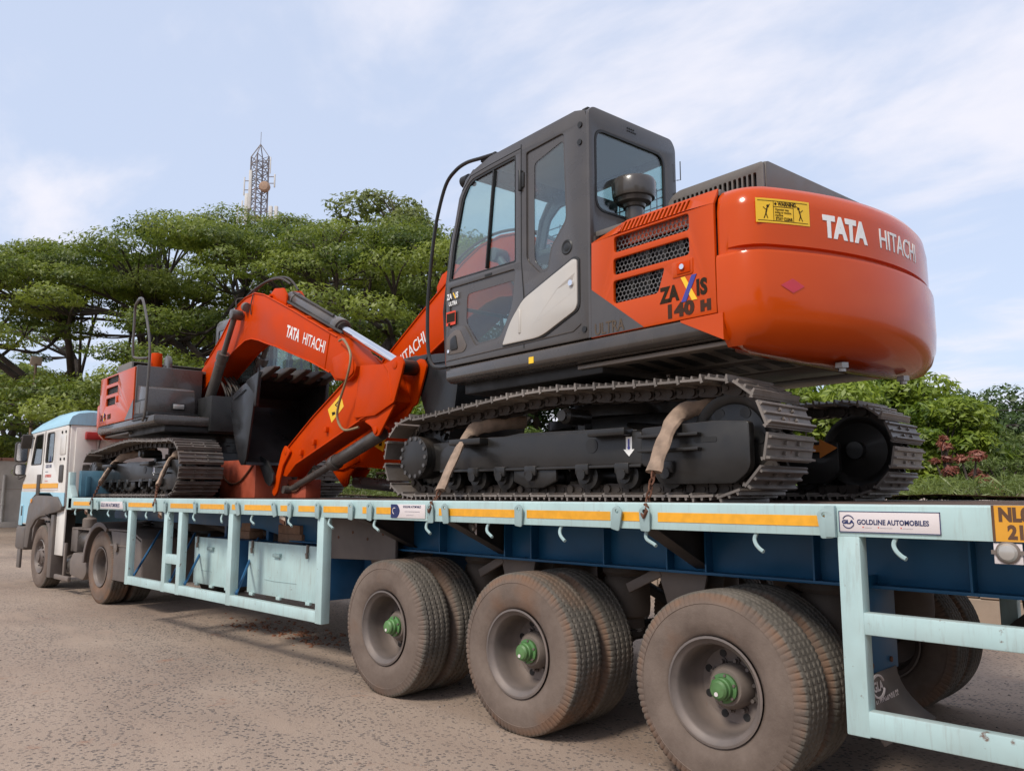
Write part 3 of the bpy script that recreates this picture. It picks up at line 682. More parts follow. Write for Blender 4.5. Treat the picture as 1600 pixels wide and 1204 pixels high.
    # ---- hood and roof of the engine bay
    sl = [rpoly([(1.005 + .0345 * k, 1.775), (1.026 + .0345 * k, 1.775), (1.026 + .0345 * k, 1.90), (1.005 + .0345 * k, 1.90)], .010, 4) for k in range(18)]
    hd = pplate('hood_side', 'hood_grey', rpoly([(.955, 1.73), (1.66, 1.73), (1.66, 1.955), (1.03, 1.955), (.955, 1.90)], [0, .01, .02, .05, .05], 4), sl, .02, lambda a, b, c: (a, -.74 + c, b), .003)
    m = MB(); m.prism([(-.73, 1.955), (-.70, 1.965), (.82, 1.965), (.86, 1.94), (.86, 1.72), (-.728, 1.72)], 1.645, 1.665, 'x'); m.bx(1.02, 1.66, -.73, .85, 1.945, 1.958); m.bx(.95, 1.66, .83, .86, 1.72, 1.945)
    sub('hood_top', m, 'hood_grey', hd, .004)
    m = MB(); m.bx(.96, 1.60, -.70, -.68, 1.73, 1.93); sub('hood_inside', m, 'black', hd)
    m = MB(); m.bx(-.10, 1.57, -1.045, 1.075, 1.70, 1.738); rf = part('bay_roof', m, 'hood_grey', .006)
    m = MB(); m.prism([(.60, 1.03), (.62, 1.03), (.62, 1.70), (.60, 1.70)], -1.07, .2); sub('firewall', m, 'cab_grey', rf)
    # bowl shaped pre-cleaner on its pipe
    m = MB(); m.lathe([(0, 1.70), (.062, 1.70), (.062, 1.96), (.075, 1.965), (.08, 1.985), (.115, 1.998), (.122, 2.025), (.14, 2.03), (.147, 2.05), (.152, 2.135), (.14, 2.158), (.06, 2.172), (0, 2.174)], (.63, -.70, 0), (0, 0, 1), 36)
    pc = part('air_precleaner', m, 'precleaner')
    # ---- cab
    outl = [(-.995, 1.03), (-.995, 1.70), (-.93, 2.0), (-.83, 2.36), (-.775, 2.46), (-.68, 2.535), (-.46, 2.585), (.47, 2.60), (.56, 2.575), (.585, 2.50), (.585, 1.03)]
    dw = rpoly([(-.145, 1.69), (-.145, 2.49), (-.43, 2.482), (-.70, 2.47), (-.80, 2.36), (-.915, 2.0), (-.968, 1.71)], [.015, .015, .05, .09, .05, .03, .015], 5)
    qw = rpoly([(-.03, 2.47), (.365, 2.485), (.395, 1.86), (.24, 1.71), (.20, 1.55), (.115, 1.55), (-.03, 1.68)], [.02, .04, .06, .05, .03, .03, .04], 5)
    lg = rpoly([(-.955, 1.655), (-.15, 1.64), (-.185, 1.37), (-.32, 1.16), (-.62, 1.145), (-.76, 1.33), (-.955, 1.33)], [.02, .03, .10, .05, .04, .04, .03], 5)
    cf = lambda a, b, c: (a, -1.088 + c, b)
    cab = pplate('cab', 'cab_grey', outl, [dw, qw, lg], .026, cf, .006)
    wf = lambda y: (lambda a, b, c: (a, y + c, b))
    for pl_, mt_ in ((dw, 'glass_green'), (qw, 'glass_green'), (lg, 'glass_dark')):
        plate('window_pane', mt_, pl_, (), .006, wf(-1.082), 0, cab)
    # darker printed borders on the glass, sliding-window bar
    plate('glass_border', 'cab_grey', qw, [rpoly([(.045, 2.37), (.345, 2.44), (.365, 1.875), (.215, 1.72), (.18, 1.575), (.125, 1.575), (.045, 1.66)], .035, 4)], .003, wf(-1.0865), 0, cab)
    plate('glass_border', 'cab_grey', lg, [rpoly([(-.74, 1.57), (-.175, 1.565), (-.205, 1.37), (-.335, 1.175), (-.60, 1.165), (-.75, 1.345)], .04, 4)], .003, wf(-1.0865), 0, cab)
    plate('window_frame', 'black', dw, [rpoly([(-.163, 1.705), (-.163, 2.472), (-.43, 2.464), (-.69, 2.452), (-.783, 2.35), (-.895, 2.0), (-.948, 1.725)], [.015, .015, .05, .09, .05, .03, .015], 5)], .01, wf(-1.091), .001, cab)
    sub('window_bar', MB().beam((-.405, -1.088, 2.46), (-.495, -1.088, 1.72), .014, .03, (0, 1, 0)), 'black', cab, .002)
    m = MB(); m.bx(-.50, -.42, -1.106, -1.096, 1.655, 1.67); sub('window_latch', m, 'black', cab)
    for z0, z1 in ((2.20, 2.35), (1.16, 1.33)):
        m = MB(); m.cyl((-.082, -1.112, z0), (-.082, -1.112, z1), .016, n=10); m.bx(-.10, -.045, -1.112, -1.10, z0 + .02, z1 - .02); sub('hinge', m, 'black' if z0 > 2 else 'silver_panel', cab, .002)
    # door gap, silver cover
    m = MB(); m.tube([(-.082, -1.1015, 2.55), (-.082, -1.1015, 1.68), (-.055, -1.1015, 1.40), (-.055, -1.1015, 1.05)], .004, 5); m.tube([(-.082, -1.1015, 2.525), (-.45, -1.1015, 2.515), (-.69, -1.1015, 2.50), (-.80, -1.1015, 2.41)], .003, 5)
    sub('door_seam', m, 'black', cab)
    sil = rpoly([(-.28, 1.10), (-.19, 1.26), (-.05, 1.395), (.20, 1.485), (.455, 1.575), (.492, 1.56), (.492, 1.235), (.13, 1.10)], [.02, .06, .05, .05, .03, .02, .05, .08], 5)
    plate('silver_cover_trim', 'black', rpoly([(-.295, 1.088), (-.20, 1.27), (-.055, 1.41), (.20, 1.502), (.46, 1.595), (.507, 1.57), (.507, 1.228), (.13, 1.086)], [.02, .06, .05, .05, .03, .02, .05, .08], 5), (), .008, wf(-1.104), .002, cab)
    sp_ = plate('silver_cover', 'silver_panel', sil, (), .018, wf(-1.110), .005, cab)
    # scooped hand recess on the cover: raised crease with a lock
    m = MB(); m.add([(.475, -1.1195, 1.475), (.475, -1.1195, 1.36), (.06, -1.1195, 1.20), (.30, -1.1198, 1.40), (.455, -1.128, 1.46), (.455, -1.1105, 1.40)], [(0, 4, 3), (3, 4, 5), (3, 5, 2), (0, 1, 5, 4), (1, 2, 5)]); sub('hand_recess', m, 'silver_panel', cab, smooth=False)
    m = MB(); m.cyl((.445, -1.135, 1.412), (.445, -1.115, 1.412), .020, n=14); sub('lock_barrel', m, 'chrome', cab)
    m = MB(); m.lathe([(0, .004), (.02, .004), (.03, .0), (.045, .004), (.055, -.004)], (.385, -1.1035, 1.672), (0, -1, 0), 24); sub('speaker', m, 'black', cab)
    for p in ((.545, -1.11, 1.09), (.52, -1.11, 2.36), (.525, -1.11, 2.48)): sub('bolt', MB().cyl(p, (p[0], -1.09, p[2]), .020, n=12), 'black', cab)
    # door pull recess
    m = MB(); m.prism(rpoly([(-.985, 1.12), (-.985, 1.26), (-.88, 1.31), (-.81, 1.30), (-.72, 1.16), (-.76, 1.12)], .03, 4), -1.106, -1.10); sub('handle_recess', m, 'trim_dark', cab, .002)
    m = MB(); m.prism(rpoly([(-.93, 1.15), (-.93, 1.24), (-.86, 1.27), (-.83, 1.15)], .02, 3), -1.114, -1.105); sub('door_handle', m, 'black', cab, .004)
    m = MB(); m.cyl((-.955, -1.112, 1.148), (-.955, -1.10, 1.148), .014, n=12); sub('lock_barrel', m, 'chrome', cab)
    # rail moulding along the door foot
    m = MB(); m.tube([(-.99, -1.102, 1.075), (-.30, -1.102, 1.085), (-.05, -1.102, 1.085), (.44, -1.102, 1.095), (.51, -1.102, 1.13)], .006, 6); sub('sill_moulding', m, 'cab_grey', cab)
    tfc = lambda x0, z0: (lambda x, y, z: (x0 + x, -1.1026 - z * .3, z0 + y))
    text('lettering', 'white_paint', 'ZA', .062, tfc(-.99, 1.565), cab, ex=.0005, bold=.002, sx=.8)
    text('lettering', 'white_paint', 'IS', .062, tfc(-.875, 1.565), cab, ex=.0005, bold=.002, sx=.8)
    for pl_, mt_ in (([(-.913, 1.61), (-.90, 1.61), (-.868, 1.56), (-.883, 1.56)], 'decal_yellow'),):
        mm = MB(); mm.prism(pl_, -1.103, -1.1022); sub('letter_stroke', mm, mt_, cab)
    text('lettering', 'white_paint', 'ULTRA', .045, tfc(-.965, 1.512), cab, ex=.0005, bold=.0015, sx=.8)
    m = MB(); m.box((-.935, -1.1028, 1.41), (.125, .0012, .11)); sub('warning_label', m, 'decal_red', cab)
    m = MB(); m.box((-.935, -1.1036, 1.415), (.11, .0008, .072)); m.box((-.955, -1.1038, 1.364), (.03, .0008, .02)); sub('label_print', m, 'decal_ink', cab)
    # rear wall with its window, right wall with mesh guard, roof, front posts
    rw = rpoly([(-1.045, 1.885), (-.335, 1.885), (-.335, 2.455), (-1.045, 2.455)], .09, 6)
    rearw = pplate('cab_rear_wall', 'cab_grey', rpoly([(-1.10, 1.03), (-.205, 1.03), (-.205, 2.54), (-.25, 2.598), (-1.06, 2.598), (-1.10, 2.56)], [0, 0, .04, .03, .03, .03], 4), [rw], .03, lambda a, b, c: (.586 + c, a, b), .006)
    plate('window_pane', 'glass_green', rw, (), .006, lambda a, b, c: (.588 + c, a, b), 0, rearw)
    plate('window_seal', 'black', rw, [rpoly([(-1.03, 1.90), (-.35, 1.90), (-.35, 2.44), (-1.03, 2.44)], .08, 6)], .012, lambda a, b, c: (.597 + c, a, b), 0, rearw)
    m = MB()
    for k in range(9): m.cyl((.600, -.72 + .02 * (k % 5), 2.525 + (k // 5) * .02), (.606, -.72 + .02 * (k % 5), 2.525 + (k // 5) * .02), .006, n=6)
    sub('cable_hole', m, 'black', rearw)
    m = MB(); m.tube([(.60, -.20, 2.30), (.625, -.185, 2.30), (.625, -.185, 2.44)], .004, 5); sub('aerial', m, 'black', rearw); sub('aerial_bracket', MB().tube([(.60, -.20, 2.2), (.63, -.20, 2.2)], .008, 5), 'black', rearw)
    roof = [(-.70, 2.53), (-.46, 2.588), (.47, 2.604), (.57, 2.585), (.57, 2.54), (.45, 2.56), (-.46, 2.545), (-.69, 2.50)]
    m = MB(); m.prism(roof, -1.072, -.23); rfo = part('cab_roof', m, 'cab_grey', .006)
    m = MB(); m.bx(-.15, .05, -1.04, -.97, 2.595, 2.622); m.bx(.50, .555, -1.06, -.25, 2.598, 2.612); sub('roof_bracket', m, 'black', rfo, .003)
    m = MB(); m.bx(-.45, .5, -1.05, -.25, 2.50, 2.515); sub('headliner', m, 'trim_light', rfo)
    rwin = rpoly([(-.90, 1.56), (.50, 1.56), (.50, 2.45), (-.62, 2.43), (-.74, 2.34), (-.87, 1.9)], .04, 4)
    rightw = pplate('cab_right_wall', 'cab_grey', [(-.985, 1.03), (-.985, 1.70), (-.92, 2.0), (-.82, 2.36), (-.68, 2.53), (-.46, 2.58), (.47, 2.595), (.57, 2.57), (.57, 1.03)], [rwin], .026, lambda a, b, c: (a, -.220 + c, b), .004)
    plate('window_pane', 'glass_green', rwin, (), .006, wf(-.220), 0, rightw)
    m = MB()
    for k in range(22): m.cyl((-.84 + .062 * k, -.185, 1.58), (-.84 + .062 * k, -.185, 2.30 if k > 2 else 1.95), .0055, n=4)
    for k in range(12): m.cyl((-.86, -.185, 1.60 + .062 * k), (.50, -.185, 1.60 + .062 * k), .0055, n=4)
    sub('mesh_guard', m, 'mesh_guard', rightw)
    # windscreen and its posts
    m = MB()
    for y in (-1.075, -.225): m.tube([(-1.0, y, 1.03), (-1.0, y, 1.70), (-.935, y, 2.0), (-.835, y, 2.36), (-.75, y, 2.48), (-.66, y, 2.535)], .026, 8)
    m.cyl((-.70, -1.075, 2.51), (-.70, -.225, 2.51), .028, n=8); m.cyl((-1.0, -1.075, 1.06), (-1.0, -.225, 1.06), .03, n=8); m.cyl((-1.0, -1.075, 1.52), (-1.0, -.225, 1.52), .016, n=8)
    fp = part('windscreen_frame', m, 'cab_grey')
    m = MB(); v = []
    for x, z in ((-1.0, 1.07), (-1.0, 1.70), (-.935, 2.0), (-.835, 2.36), (-.72, 2.49)): v += [(x, -1.06, z), (x, -.24, z)]
    m.add(v, [(2 * i, 2 * i + 1, 2 * i + 3, 2 * i + 2) for i in range(4)]); sub('windscreen', m, 'glass_green', fp)
    # seat and console inside
    m = MB(); m.box((-.05, -.66, 1.36), (.50, .48, .13)); m.box((.22, -.66, 1.66), (.13, .46, .60), ry=.18); m.box((.29, -.66, 2.04), (.09, .26, .20), ry=.1); m.box((-.05, -.66, 1.18), (.34, .34, .28))
    st_ = part('operator_seat', m, 'seat_fabric', .03)
    m = MB(); m.box((-.12, -.40, 1.50), (.42, .10, .10)); m.box((-.12, -.93, 1.50), (.42, .10, .10)); m.cyl((-.30, -.40, 1.55), (-.33, -.40, 1.74), .02, n=8); m.cyl((-.30, -.93, 1.55), (-.33, -.93, 1.74), .02, n=8); sub('armrest_console', m, 'black', st_, .01)
    m = MB(); m.bx(-.96, .56, -1.06, -.24, 1.03, 1.06); m.cyl((-.72, -.60, 1.06), (-.78, -.60, 1.45), .015, n=6); m.cyl((-.72, -.72, 1.06), (-.78, -.72, 1.45), .015, n=6); sub('cab_floor', m, 'black', st_)
    # front hand rail and work lamp
    rl = [(-.44, -1.08, 2.60), (-.56, -1.10, 2.605), (-.72, -1.12, 2.615), (-.87, -1.12, 2.595), (-1.0, -1.12, 2.515), (-1.11, -1.12, 2.29), (-1.17, -1.12, 2.06), (-1.225, -1.12, 1.70), (-1.238, -1.12, 1.50), (-1.225, -1.12, 1.22), (-1.17, -1.12, 1.075), (-1.08, -1.11, 1.035), (-1.0, -1.09, 1.035)]
    m = MB(); m.tube(smooth_path(rl, 5), .015, 8); hr = part('front_hand_rail', m, 'frame_black')
    m = MB(); m.bx(-.58, -.40, -1.09, -1.05, 2.58, 2.612); sub('rail_bracket', m, 'black', hr, .004)
    m = MB(); m.cyl((-.86, -.98, 2.555), (-.94, -.98, 2.555), .05, n=16); m.cyl((-.80, -.98, 2.50), (-.88, -.98, 2.55), .02, n=8); part('work_lamp', m, 'black')
    m = MB(); m.tube([(-1.06, -1.05, 1.06), (-1.10, -1.05, 1.5), (-1.03, -1.03, 2.1), (-.9, -1.0, 2.42)], .012, 6); part('wiper', m, 'black')
    # ---- right front: fuel tank front wall, tool box, lamp, hand rail
    m = MB(); m.bx(-.135, -.10, .22, 1.085, 1.02, 1.74); fw_ = part('bay_front_wall', m, 'cab_grey', .01)
    m = MB(); m.prism([(-.60, 1.03), (-.60, 1.24), (-.56, 1.40), (-.14, 1.47), (-.14, 1.03)], .46, 1.075); tb = part('tool_box', m, 'cab_grey', .02)
    m = MB(); m.box((-.605, .68, 1.17), (.014, .17, .09)); lo_ = sub('lamp_bezel', m, 'black', tb, .006)
    m = MB(); m.box((-.613, .68, 1.17), (.008, .14, .062)); sub('lamp_lens', m, 'lens_clear', tb, .003)
    m = MB(); m.box((-.40, .77, 1.05), (.62, .64, .05)); m.bx(-.75, -.15, .30, 1.12, .985, 1.005); sub('step_plate', m, 'black', tb, .006)
    m = MB(); m.prism([(-.59, 1.245), (-.59, 1.255), (-.15, 1.255), (-.15, 1.245)], .455, 1.08); sub('lid_seam', m, 'black', tb)
    s = MB()
    for k in range(7): s.box((-.30 + .05 * k, 1.078, 1.16), (.022, .006, .15))
    sub('side_reflection', s, 'steel', tb)  # pale bars imitate a grille-like reflection on the box side
    rl = [(-.66, 1.13, .96), (-.74, 1.13, 1.06), (-.79, 1.13, 1.5), (-.775, 1.13, 1.9), (-.60, 1.13, 2.25), (-.38, 1.13, 2.55), (-.25, 1.13, 2.61), (-.10, 1.12, 2.60), (.03, 1.11, 2.55), (.07, 1.10, 2.40), (.09, 1.09, 1.95), (.06, 1.06, 1.86), (-.10, .95, 1.85)]
    m = MB(); m.tube(smooth_path(rl, 5), .017, 8); part('side_hand_rail', m, 'cyl_grey')
    m = MB(); m.cyl((-.05, .82, 1.73), (-.05, .82, 1.93), .075, .07, 14); part('filler_neck', m, 'orange_flat', .006)
    m = MB(); m.prism(rpoly([(.28, 1.73), (.50, 1.73), (.50, 1.95), (.38, 2.0), (.28, 1.9)], .05, 4), .5, .56); part('mirror', m, 'cyl_grey', .01)
    # centre valves and hoses
    m = MB()
    for k in range(9):
        y = -.14 + .062 * (k % 5) + rnd.uniform(-.02, .02); z = 1.06 + .09 * (k // 5) + rnd.uniform(-.03, .03)
        m.tube(smooth_path([(-.30 - .03 * (k % 3), y, z), (-.58 - rnd.uniform(0, .1), y, z + rnd.uniform(.04, .15)), (-.70 + rnd.uniform(-.08, .08), y * .8, z + .28), (-.42, y * .6, z + .5)], 4), .014, 6)
    m.box((-.35, .02, 1.10), (.4, .5, .2)); part('valve_hoses', m, 'rubber_black')
    m = MB()
    for k in range(5): m.cyl((-.62 - .02 * k, .08 + .05 * k, 1.20), (-.62 - .02 * k, .08 + .05 * k, 1.30), .02, n=8)
    part('hose_fitting', m, 'hose_brass')
    # ---- boom, arm and bucket
    cf_, ca_ = (.30, 1.50), (-4.12, 1.29)
    def rt2(p, c, a): x, z = p[0] - c[0], p[1] - c[1]; return (c[0] + x * math.cos(a) - z * math.sin(a), c[1] + x * math.sin(a) + z * math.cos(a))
    B = lambda p: rt2(p, cf_, brot)
    piv = B(ca_)
    def A(p): q = rt2(p, ca_, arot); return (q[0] + piv[0] - ca_[0], q[1] + piv[1] - ca_[1])
    B3 = lambda x, y, z: (B((x, z))[0], y, B((x, z))[1])
    A3 = lambda x, y, z: (A((x, z))[0], y, A((x, z))[1])
    m = MB(); m.prism([B(p) for p in BOOM], -.165, .165); bo = part('boom', m, 'orange_flat', .006)
    # flange strips along both edges of the boom sides
    for yy in (-.169, .169):
        s = MB(); s.tube([B3(x, yy, z) for x, z in BOOM[1:10]], .010, 5); s.tube([B3(x, yy, z) for x, z in BOOM[16:26]], .010, 5); sub('edge_weld', s, 'orange_flat', bo)
        s = MB(); e = BOOM[9]; s.tube([B3(-3.70, yy, 1.735), B3(-3.60, yy, 1.36)], .005, 5); sub('seam', s, 'orange_flat', bo)
        q = rpoly([(-3.86, 1.24), (-3.78, 1.46), (-4.05, 1.50), (-4.22, 1.40), (-4.24, 1.26), (-4.1, 1.20)], .04, 4)
        s = MB(); s.prism([B(p) for p in q], yy - .012, yy + .012); s.cyl(B3(-4.12, yy * 1.12, 1.31), B3(-4.12, yy * .9, 1.31), .05, n=16); sub('pivot_plate', s, 'orange_flat', bo, .004)
        q = [(-1.95, 2.44), (-2.16, 2.54), (-2.40, 2.50), (-2.50, 2.40), (-2.50, 2.24)]
        s = MB(); s.prism([B(p) for p in q], math.copysign(.11, yy) - .014, math.copysign(.11, yy) + .014); sub('cylinder_bracket', s, 'orange_flat', bo, .006)
        sg = -1 if yy < 0 else 1
        # maker lettering reads left to right when seen from outside
        def tx(x, y, z, sg=sg):
            a = (-2.62, 1.875); b = (-3.66, 1.515)
            if sg < 0: a, b = (-3.62, 1.525), (-2.60, 1.878)
            dx_, dz_ = b[0] - a[0], b[1] - a[1]; ln = math.hypot(dx_, dz_); dx_ /= ln; dz_ /= ln
            upx, upz = (-dz_, dx_) if sg < 0 else (dz_, -dx_)
            px_, pz_ = a[0] + dx_ * x + upx * y, a[1] + dz_ * x + upz * y
            return B3(px_, sg * (.1665 + z), pz_)
        text('lettering', 'white_paint', 'TATA', .185, tx, bo, bold=.006, sx=.74)
        text('lettering', 'white_paint', 'HITACHI', .185, lambda x, y, z: tx(x + .45, y, z), bo, bold=.001, sx=.78)
    # boom cylinders on both sides
    for sg in (-1, 1):
        a = Vector(B3(-1.33, sg * .27, 2.33)); b = Vector((-.40, sg * .27, 1.06)); d = (b - a)
        c_ = MB(); c_.cyl(a, a + d * .40, .036, n=16); rod = part('boom_cylinder_rod', c_, 'cyl_grey')
        c_ = MB(); c_.cyl(a + d * .37, b, .068, n=20); c_.cyl(a + d * .36, a + d * .42, .082, n=20); c_.cyl(a + d * .46, a + d * .475, .074, n=20); part('boom_cylinder', c_, 'cyl_grey')
        c_ = MB(); c_.cyl(a + Vector((0, -.085 * sg, 0)), a + Vector((0, .06 * sg, 0)), .066, n=18); sub('rod_eye', c_, 'cyl_grey', rod, .008)
    c_ = MB(); c_.cyl(B3(-1.47, .20, 2.42), B3(-1.53, .20, 2.40), .06, n=18); c_.cyl(B3(-1.43, .18, 2.42), B3(-1.47, .20, 2.42), .045, n=12); sub('boom_lamp', c_, 'trim_dark', bo, .006)
    hp = MB(); hp.tube(smooth_path([B3(-.85, .10, 2.35), B3(-1.25, .10, 2.60), B3(-1.75, .08, 2.70), B3(-2.15, .05, 2.68), B3(-2.45, .05, 2.55)], 5), .014, 6)
    hp.tube(smooth_path([B3(-.85, .04, 2.38), B3(-1.3, .04, 2.64), B3(-1.8, .03, 2.74), B3(-2.3, .02, 2.66), B3(-2.6, .02, 2.45)], 5), .014, 6)
    for yy in (-.06, .10): hp.tube([B3(-2.0, yy, 2.53), B3(-2.74, yy, 2.21), B3(-3.85, yy, 1.73)], .016, 6)
    sub('boom_hoses', hp, 'rubber_black', bo)
    hp = MB(); hp.tube(smooth_path([B3(-1.05, .175, 2.38), B3(-1.15, .19, 2.46), B3(-1.12, .18, 2.58), B3(-1.2, .10, 2.60)], 4), .008, 5); hp.tube(smooth_path([B3(-1.60, .175, 2.30), B3(-1.62, .19, 2.42), B3(-1.66, .18, 2.55)], 4), .008, 5); sub('lamp_cable', hp, 'rubber_black', bo)
    for k in range(4):
        s = MB(); x = -2.1 - .5 * k; z = 2.44 - (2.44 - 1.78) * k / 3; p = B((x, z + .012)); s.box((p[0], .03, p[1]), (.05, .26, .03), ry=.42 - brot); sub('hose_clamp', s, 'orange_flat', bo, .004)
    # arm cylinder above the boom
    a = Vector(B3(-2.38, 0, 2.41)); b = Vector(A3(-4.93, 0, 1.245)); d = b - a
    c_ = MB(); c_.cyl(a + d * .02, a + d * .49, .082, n=24); c_.cyl(a + d * .46, a + d * .505, .10, n=24); c_.cyl(a + d * .05, a + d * .07, .092, n=24); c_.cyl(a + d * .0, a + d * .03, .07, n=16); acy = part('arm_cylinder', c_, 'cyl_grey', .004)
    c_ = MB(); c_.cyl(a + d * .50, a + d * .515, .075, n=20); c_.tube([tuple(a + d * .06 + Vector((0, .05, .09))), tuple(a + d * .30 + Vector((0, .05, .10))), tuple(a + d * .46 + Vector((0, .05, .10)))], .014, 6); sub('cylinder_line', c_, 'rubber_black', acy)
    c_ = MB(); c_.cyl(a + d * .50, a + d * .985, .045, n=20); rod = part('arm_cylinder_rod', c_, 'chrome')
    c_ = MB(); c_.cyl(b + Vector((0, -.10, 0)), b + Vector((0, .10, 0)), .075, n=20); sub('rod_eye', c_, 'frame_black', rod, .008)
    # arm
    m = MB(); body = [p for p in ARM if p[0] > -4.80 or p[1] < 1.1]
    body = [(-3.97, 1.2), (-4.05, 1.29), (-4.32, 1.31), (-4.70, 1.22), (-4.86, 0.92), (-4.62, .80), (-4.31, 0.765), (-2.87, 0.365), (-2.66, 0.24), (-2.52, .26), (-2.46, .36), (-2.62, 0.54), (-3.28, 0.88)]
    m.prism([A(p) for p in body], -.115, .115); ar = part('arm', m, 'orange_flat', .006)
    for yy in (-.128, .128):
        s = MB(); s.prism([A(p) for p in rpoly([(-4.30, 1.325), (-4.76, 1.285), (-4.86, 1.30), (-4.98, 1.335), (-5.05, 1.32), (-5.10, 1.25), (-5.06, 1.15), (-4.94, 0.90), (-4.60, .80), (-4.2, .80)], .02, 3)], yy - .012, yy + .012); s.cyl(A3(-4.95, yy * 1.15, 1.255), A3(-4.95, yy * .8, 1.255), .042, n=16); sub('cylinder_ear', s, 'orange_flat', ar, .006)
        s = MB(); s.prism([A(p) for p in rpoly([(-4.92, .89), (-4.64, .60), (-4.57, .60), (-4.50, .70), (-4.36, .76)], .03, 3)], yy * .8 - .012, yy * .8 + .012); s.cyl(A3(-4.59, yy, .655), A3(-4.59, yy * .6, .655), .035, n=14); sub('lower_ear', s, 'orange_flat', ar, .006)
        s = MB(); s.tube([A3(-4.30, yy * .96, .775), A3(-2.90, yy * .96, .375)], .009, 5); s.tube([A3(-3.98, yy * .96, 1.20), A3(-3.28, yy * .96, .88), A3(-2.64, yy * .96, .545)], .009, 5); s.tube([A3(-4.76, yy * 1.06, 1.275), A3(-4.84, yy * 1.06, 1.20), A3(-4.90, yy * 1.06, .93)], .012, 5); s.tube([A3(-4.92, yy, .90), A3(-4.3, yy, .78)], .008, 5); sub('edge_weld', s, 'orange_flat', ar)
        s = MB(); s.prism([A(p) for p in rpoly([(-2.80, .52), (-2.66, .60), (-2.58, .52), (-2.36, .06), (-2.42, .015), (-2.50, .06), (-2.62, .36)], .03, 3)], yy * 1.06 - .012, yy * 1.06 + .012); s.cyl(A3(-2.68, yy * 1.2, .52), A3(-2.68, yy * .9, .52), .035, n=14); sub('bucket_link', s, 'orange_flat', ar, .006)
        for x, z in ((-3.35, .60), (-3.62, .72), (-3.05, .50)):
            s = MB(); p = A((x, z)); s.box((p[0], yy, p[1]), (.045, .05, .06)); sub('hose_clip', s, 'orange_flat', ar, .005)
        sg = 1 if yy > 0 else -1
        s = MB(); q = [(-3.61, .935), (-3.88, 1.075), (-3.95, .94), (-3.70, .79)]
        s.prism([A(p) for p in q], sg * .1155, sg * .1185); sub('warning_label', s, 'decal_yellow', ar)
        s = MB(); q = [(-3.76, .97), (-3.875, 1.035), (-3.86, .925)]; q2 = [(-3.79, .97), (-3.862, 1.01), (-3.853, .945)]
        n_ = 3; s.add([A3(p[0], sg * .1193, p[1]) for p in q + q2], [(0, 1, 4, 3), (1, 2, 5, 4), (2, 0, 3, 5)]); s.add([A3(p[0], sg * .1193, p[1]) for p in ((-3.70, .90), (-3.715, .86), (-3.78, .875), (-3.77, .90))], [(0, 1, 2, 3)]); sub('label_print', s, 'decal_ink', ar)
    hp = MB(); hp.tube(smooth_path([B3(-3.95, .19, 1.62), B3(-4.12, .23, 1.60), A3(-4.30, .25, 1.42), A3(-4.26, .26, 1.20), A3(-4.09, .25, .95), A3(-4.05, .24, .80), A3(-4.16, .22, .68), A3(-4.34, .16, .70)], 5), .013, 7); sub('arm_hose', hp, 'hose_brass', ar)
    # bucket cylinder under the arm
    a = Vector(A3(-4.59, 0, .655)); b = Vector(A3(-2.55, 0, .095)); d = b - a
    c_ = MB(); c_.cyl(a + d * .03, a + d * .50, .068, n=22); c_.cyl(a + d * .47, a + d * .52, .082, n=22); bc = part('bucket_cylinder', c_, 'cyl_grey', .004)
    c_ = MB(); c_.cyl(a + d * .5, b, .040, n=18); c_.cyl(b + Vector((0, -.1, 0)), b + Vector((0, .1, 0)), .045, n=14); part('bucket_cylinder_rod', c_, 'cyl_grey')
    # bucket: shell, two side plates, lip, teeth
    Wb = .43
    bk = [A(p) for p in BUCKET]; m = MB(); v = []; f = []; n = 9
    inner = [(-2.52, 1.395), (-2.1, 1.30), (-1.86, 1.215), (-1.80, 1.11), (-1.82, 1.0), (-1.94, .73), (-2.09, .465), (-2.15, .42), (-2.20, .42)]
    ou = [A(p) for p in BUCKET[:9]]; inn = [A(p) for p in inner]
    m.prism(ou + inn[::-1], -Wb + .002, Wb - .002); bu = part('bucket', m, 'bucket_black', .003)
    for yy in (-Wb, Wb):
        s = MB(); s.prism(bk, yy - .012, yy + .012); sub('side_plate', s, 'bucket_black', bu, .004)
        s = MB(); s.prism([A(p) for p in ((-2.56, 1.44), (-2.20, 1.36), (-2.20, 1.345), (-2.44, 1.20), (-2.48, 1.04), (-2.50, 1.04))], yy - .022, yy + .022); sub('side_cutter', s, 'bucket_black', bu, .006)
        s = MB(); s.tube([A3(-2.2, yy * 1.05, 1.26), A3(-1.86, yy * 1.05, 1.17)], .007, 5); sub('weld_line', s, 'black', bu)
    s = MB(); s.prism([A(p) for p in ((-2.60, 1.43), (-2.30, 1.37), (-2.30, 1.34), (-2.56, 1.385))], -Wb, Wb); sub('lip', s, 'bucket_black', bu, .004)
    for k in range(5):
        y = -Wb + .05 + k * (2 * Wb - .10) / 4
        s = MB(); q = [(-2.42, 1.365), (-2.46, 1.440), (-2.66, 1.478), (-2.90, 1.462), (-2.90, 1.440), (-2.64, 1.380), (-2.50, 1.345)]
        s.prism([A(p) for p in q], y - .042, y + .042); sub('tooth', s, 'tooth_steel', bu, .010)
    for yy in (-.13, .13):
        s = MB(); s.prism([A(p) for p in rpoly([(-2.08, .50), (-2.04, .42), (-2.26, .18), (-2.38, .13), (-2.47, .18), (-2.46, .27), (-2.28, .44)], .03, 3)], yy * 1.35 - .016, yy * 1.35 + .016); sub('hinge_ear', s, 'bucket_black', bu, .006)
    return root

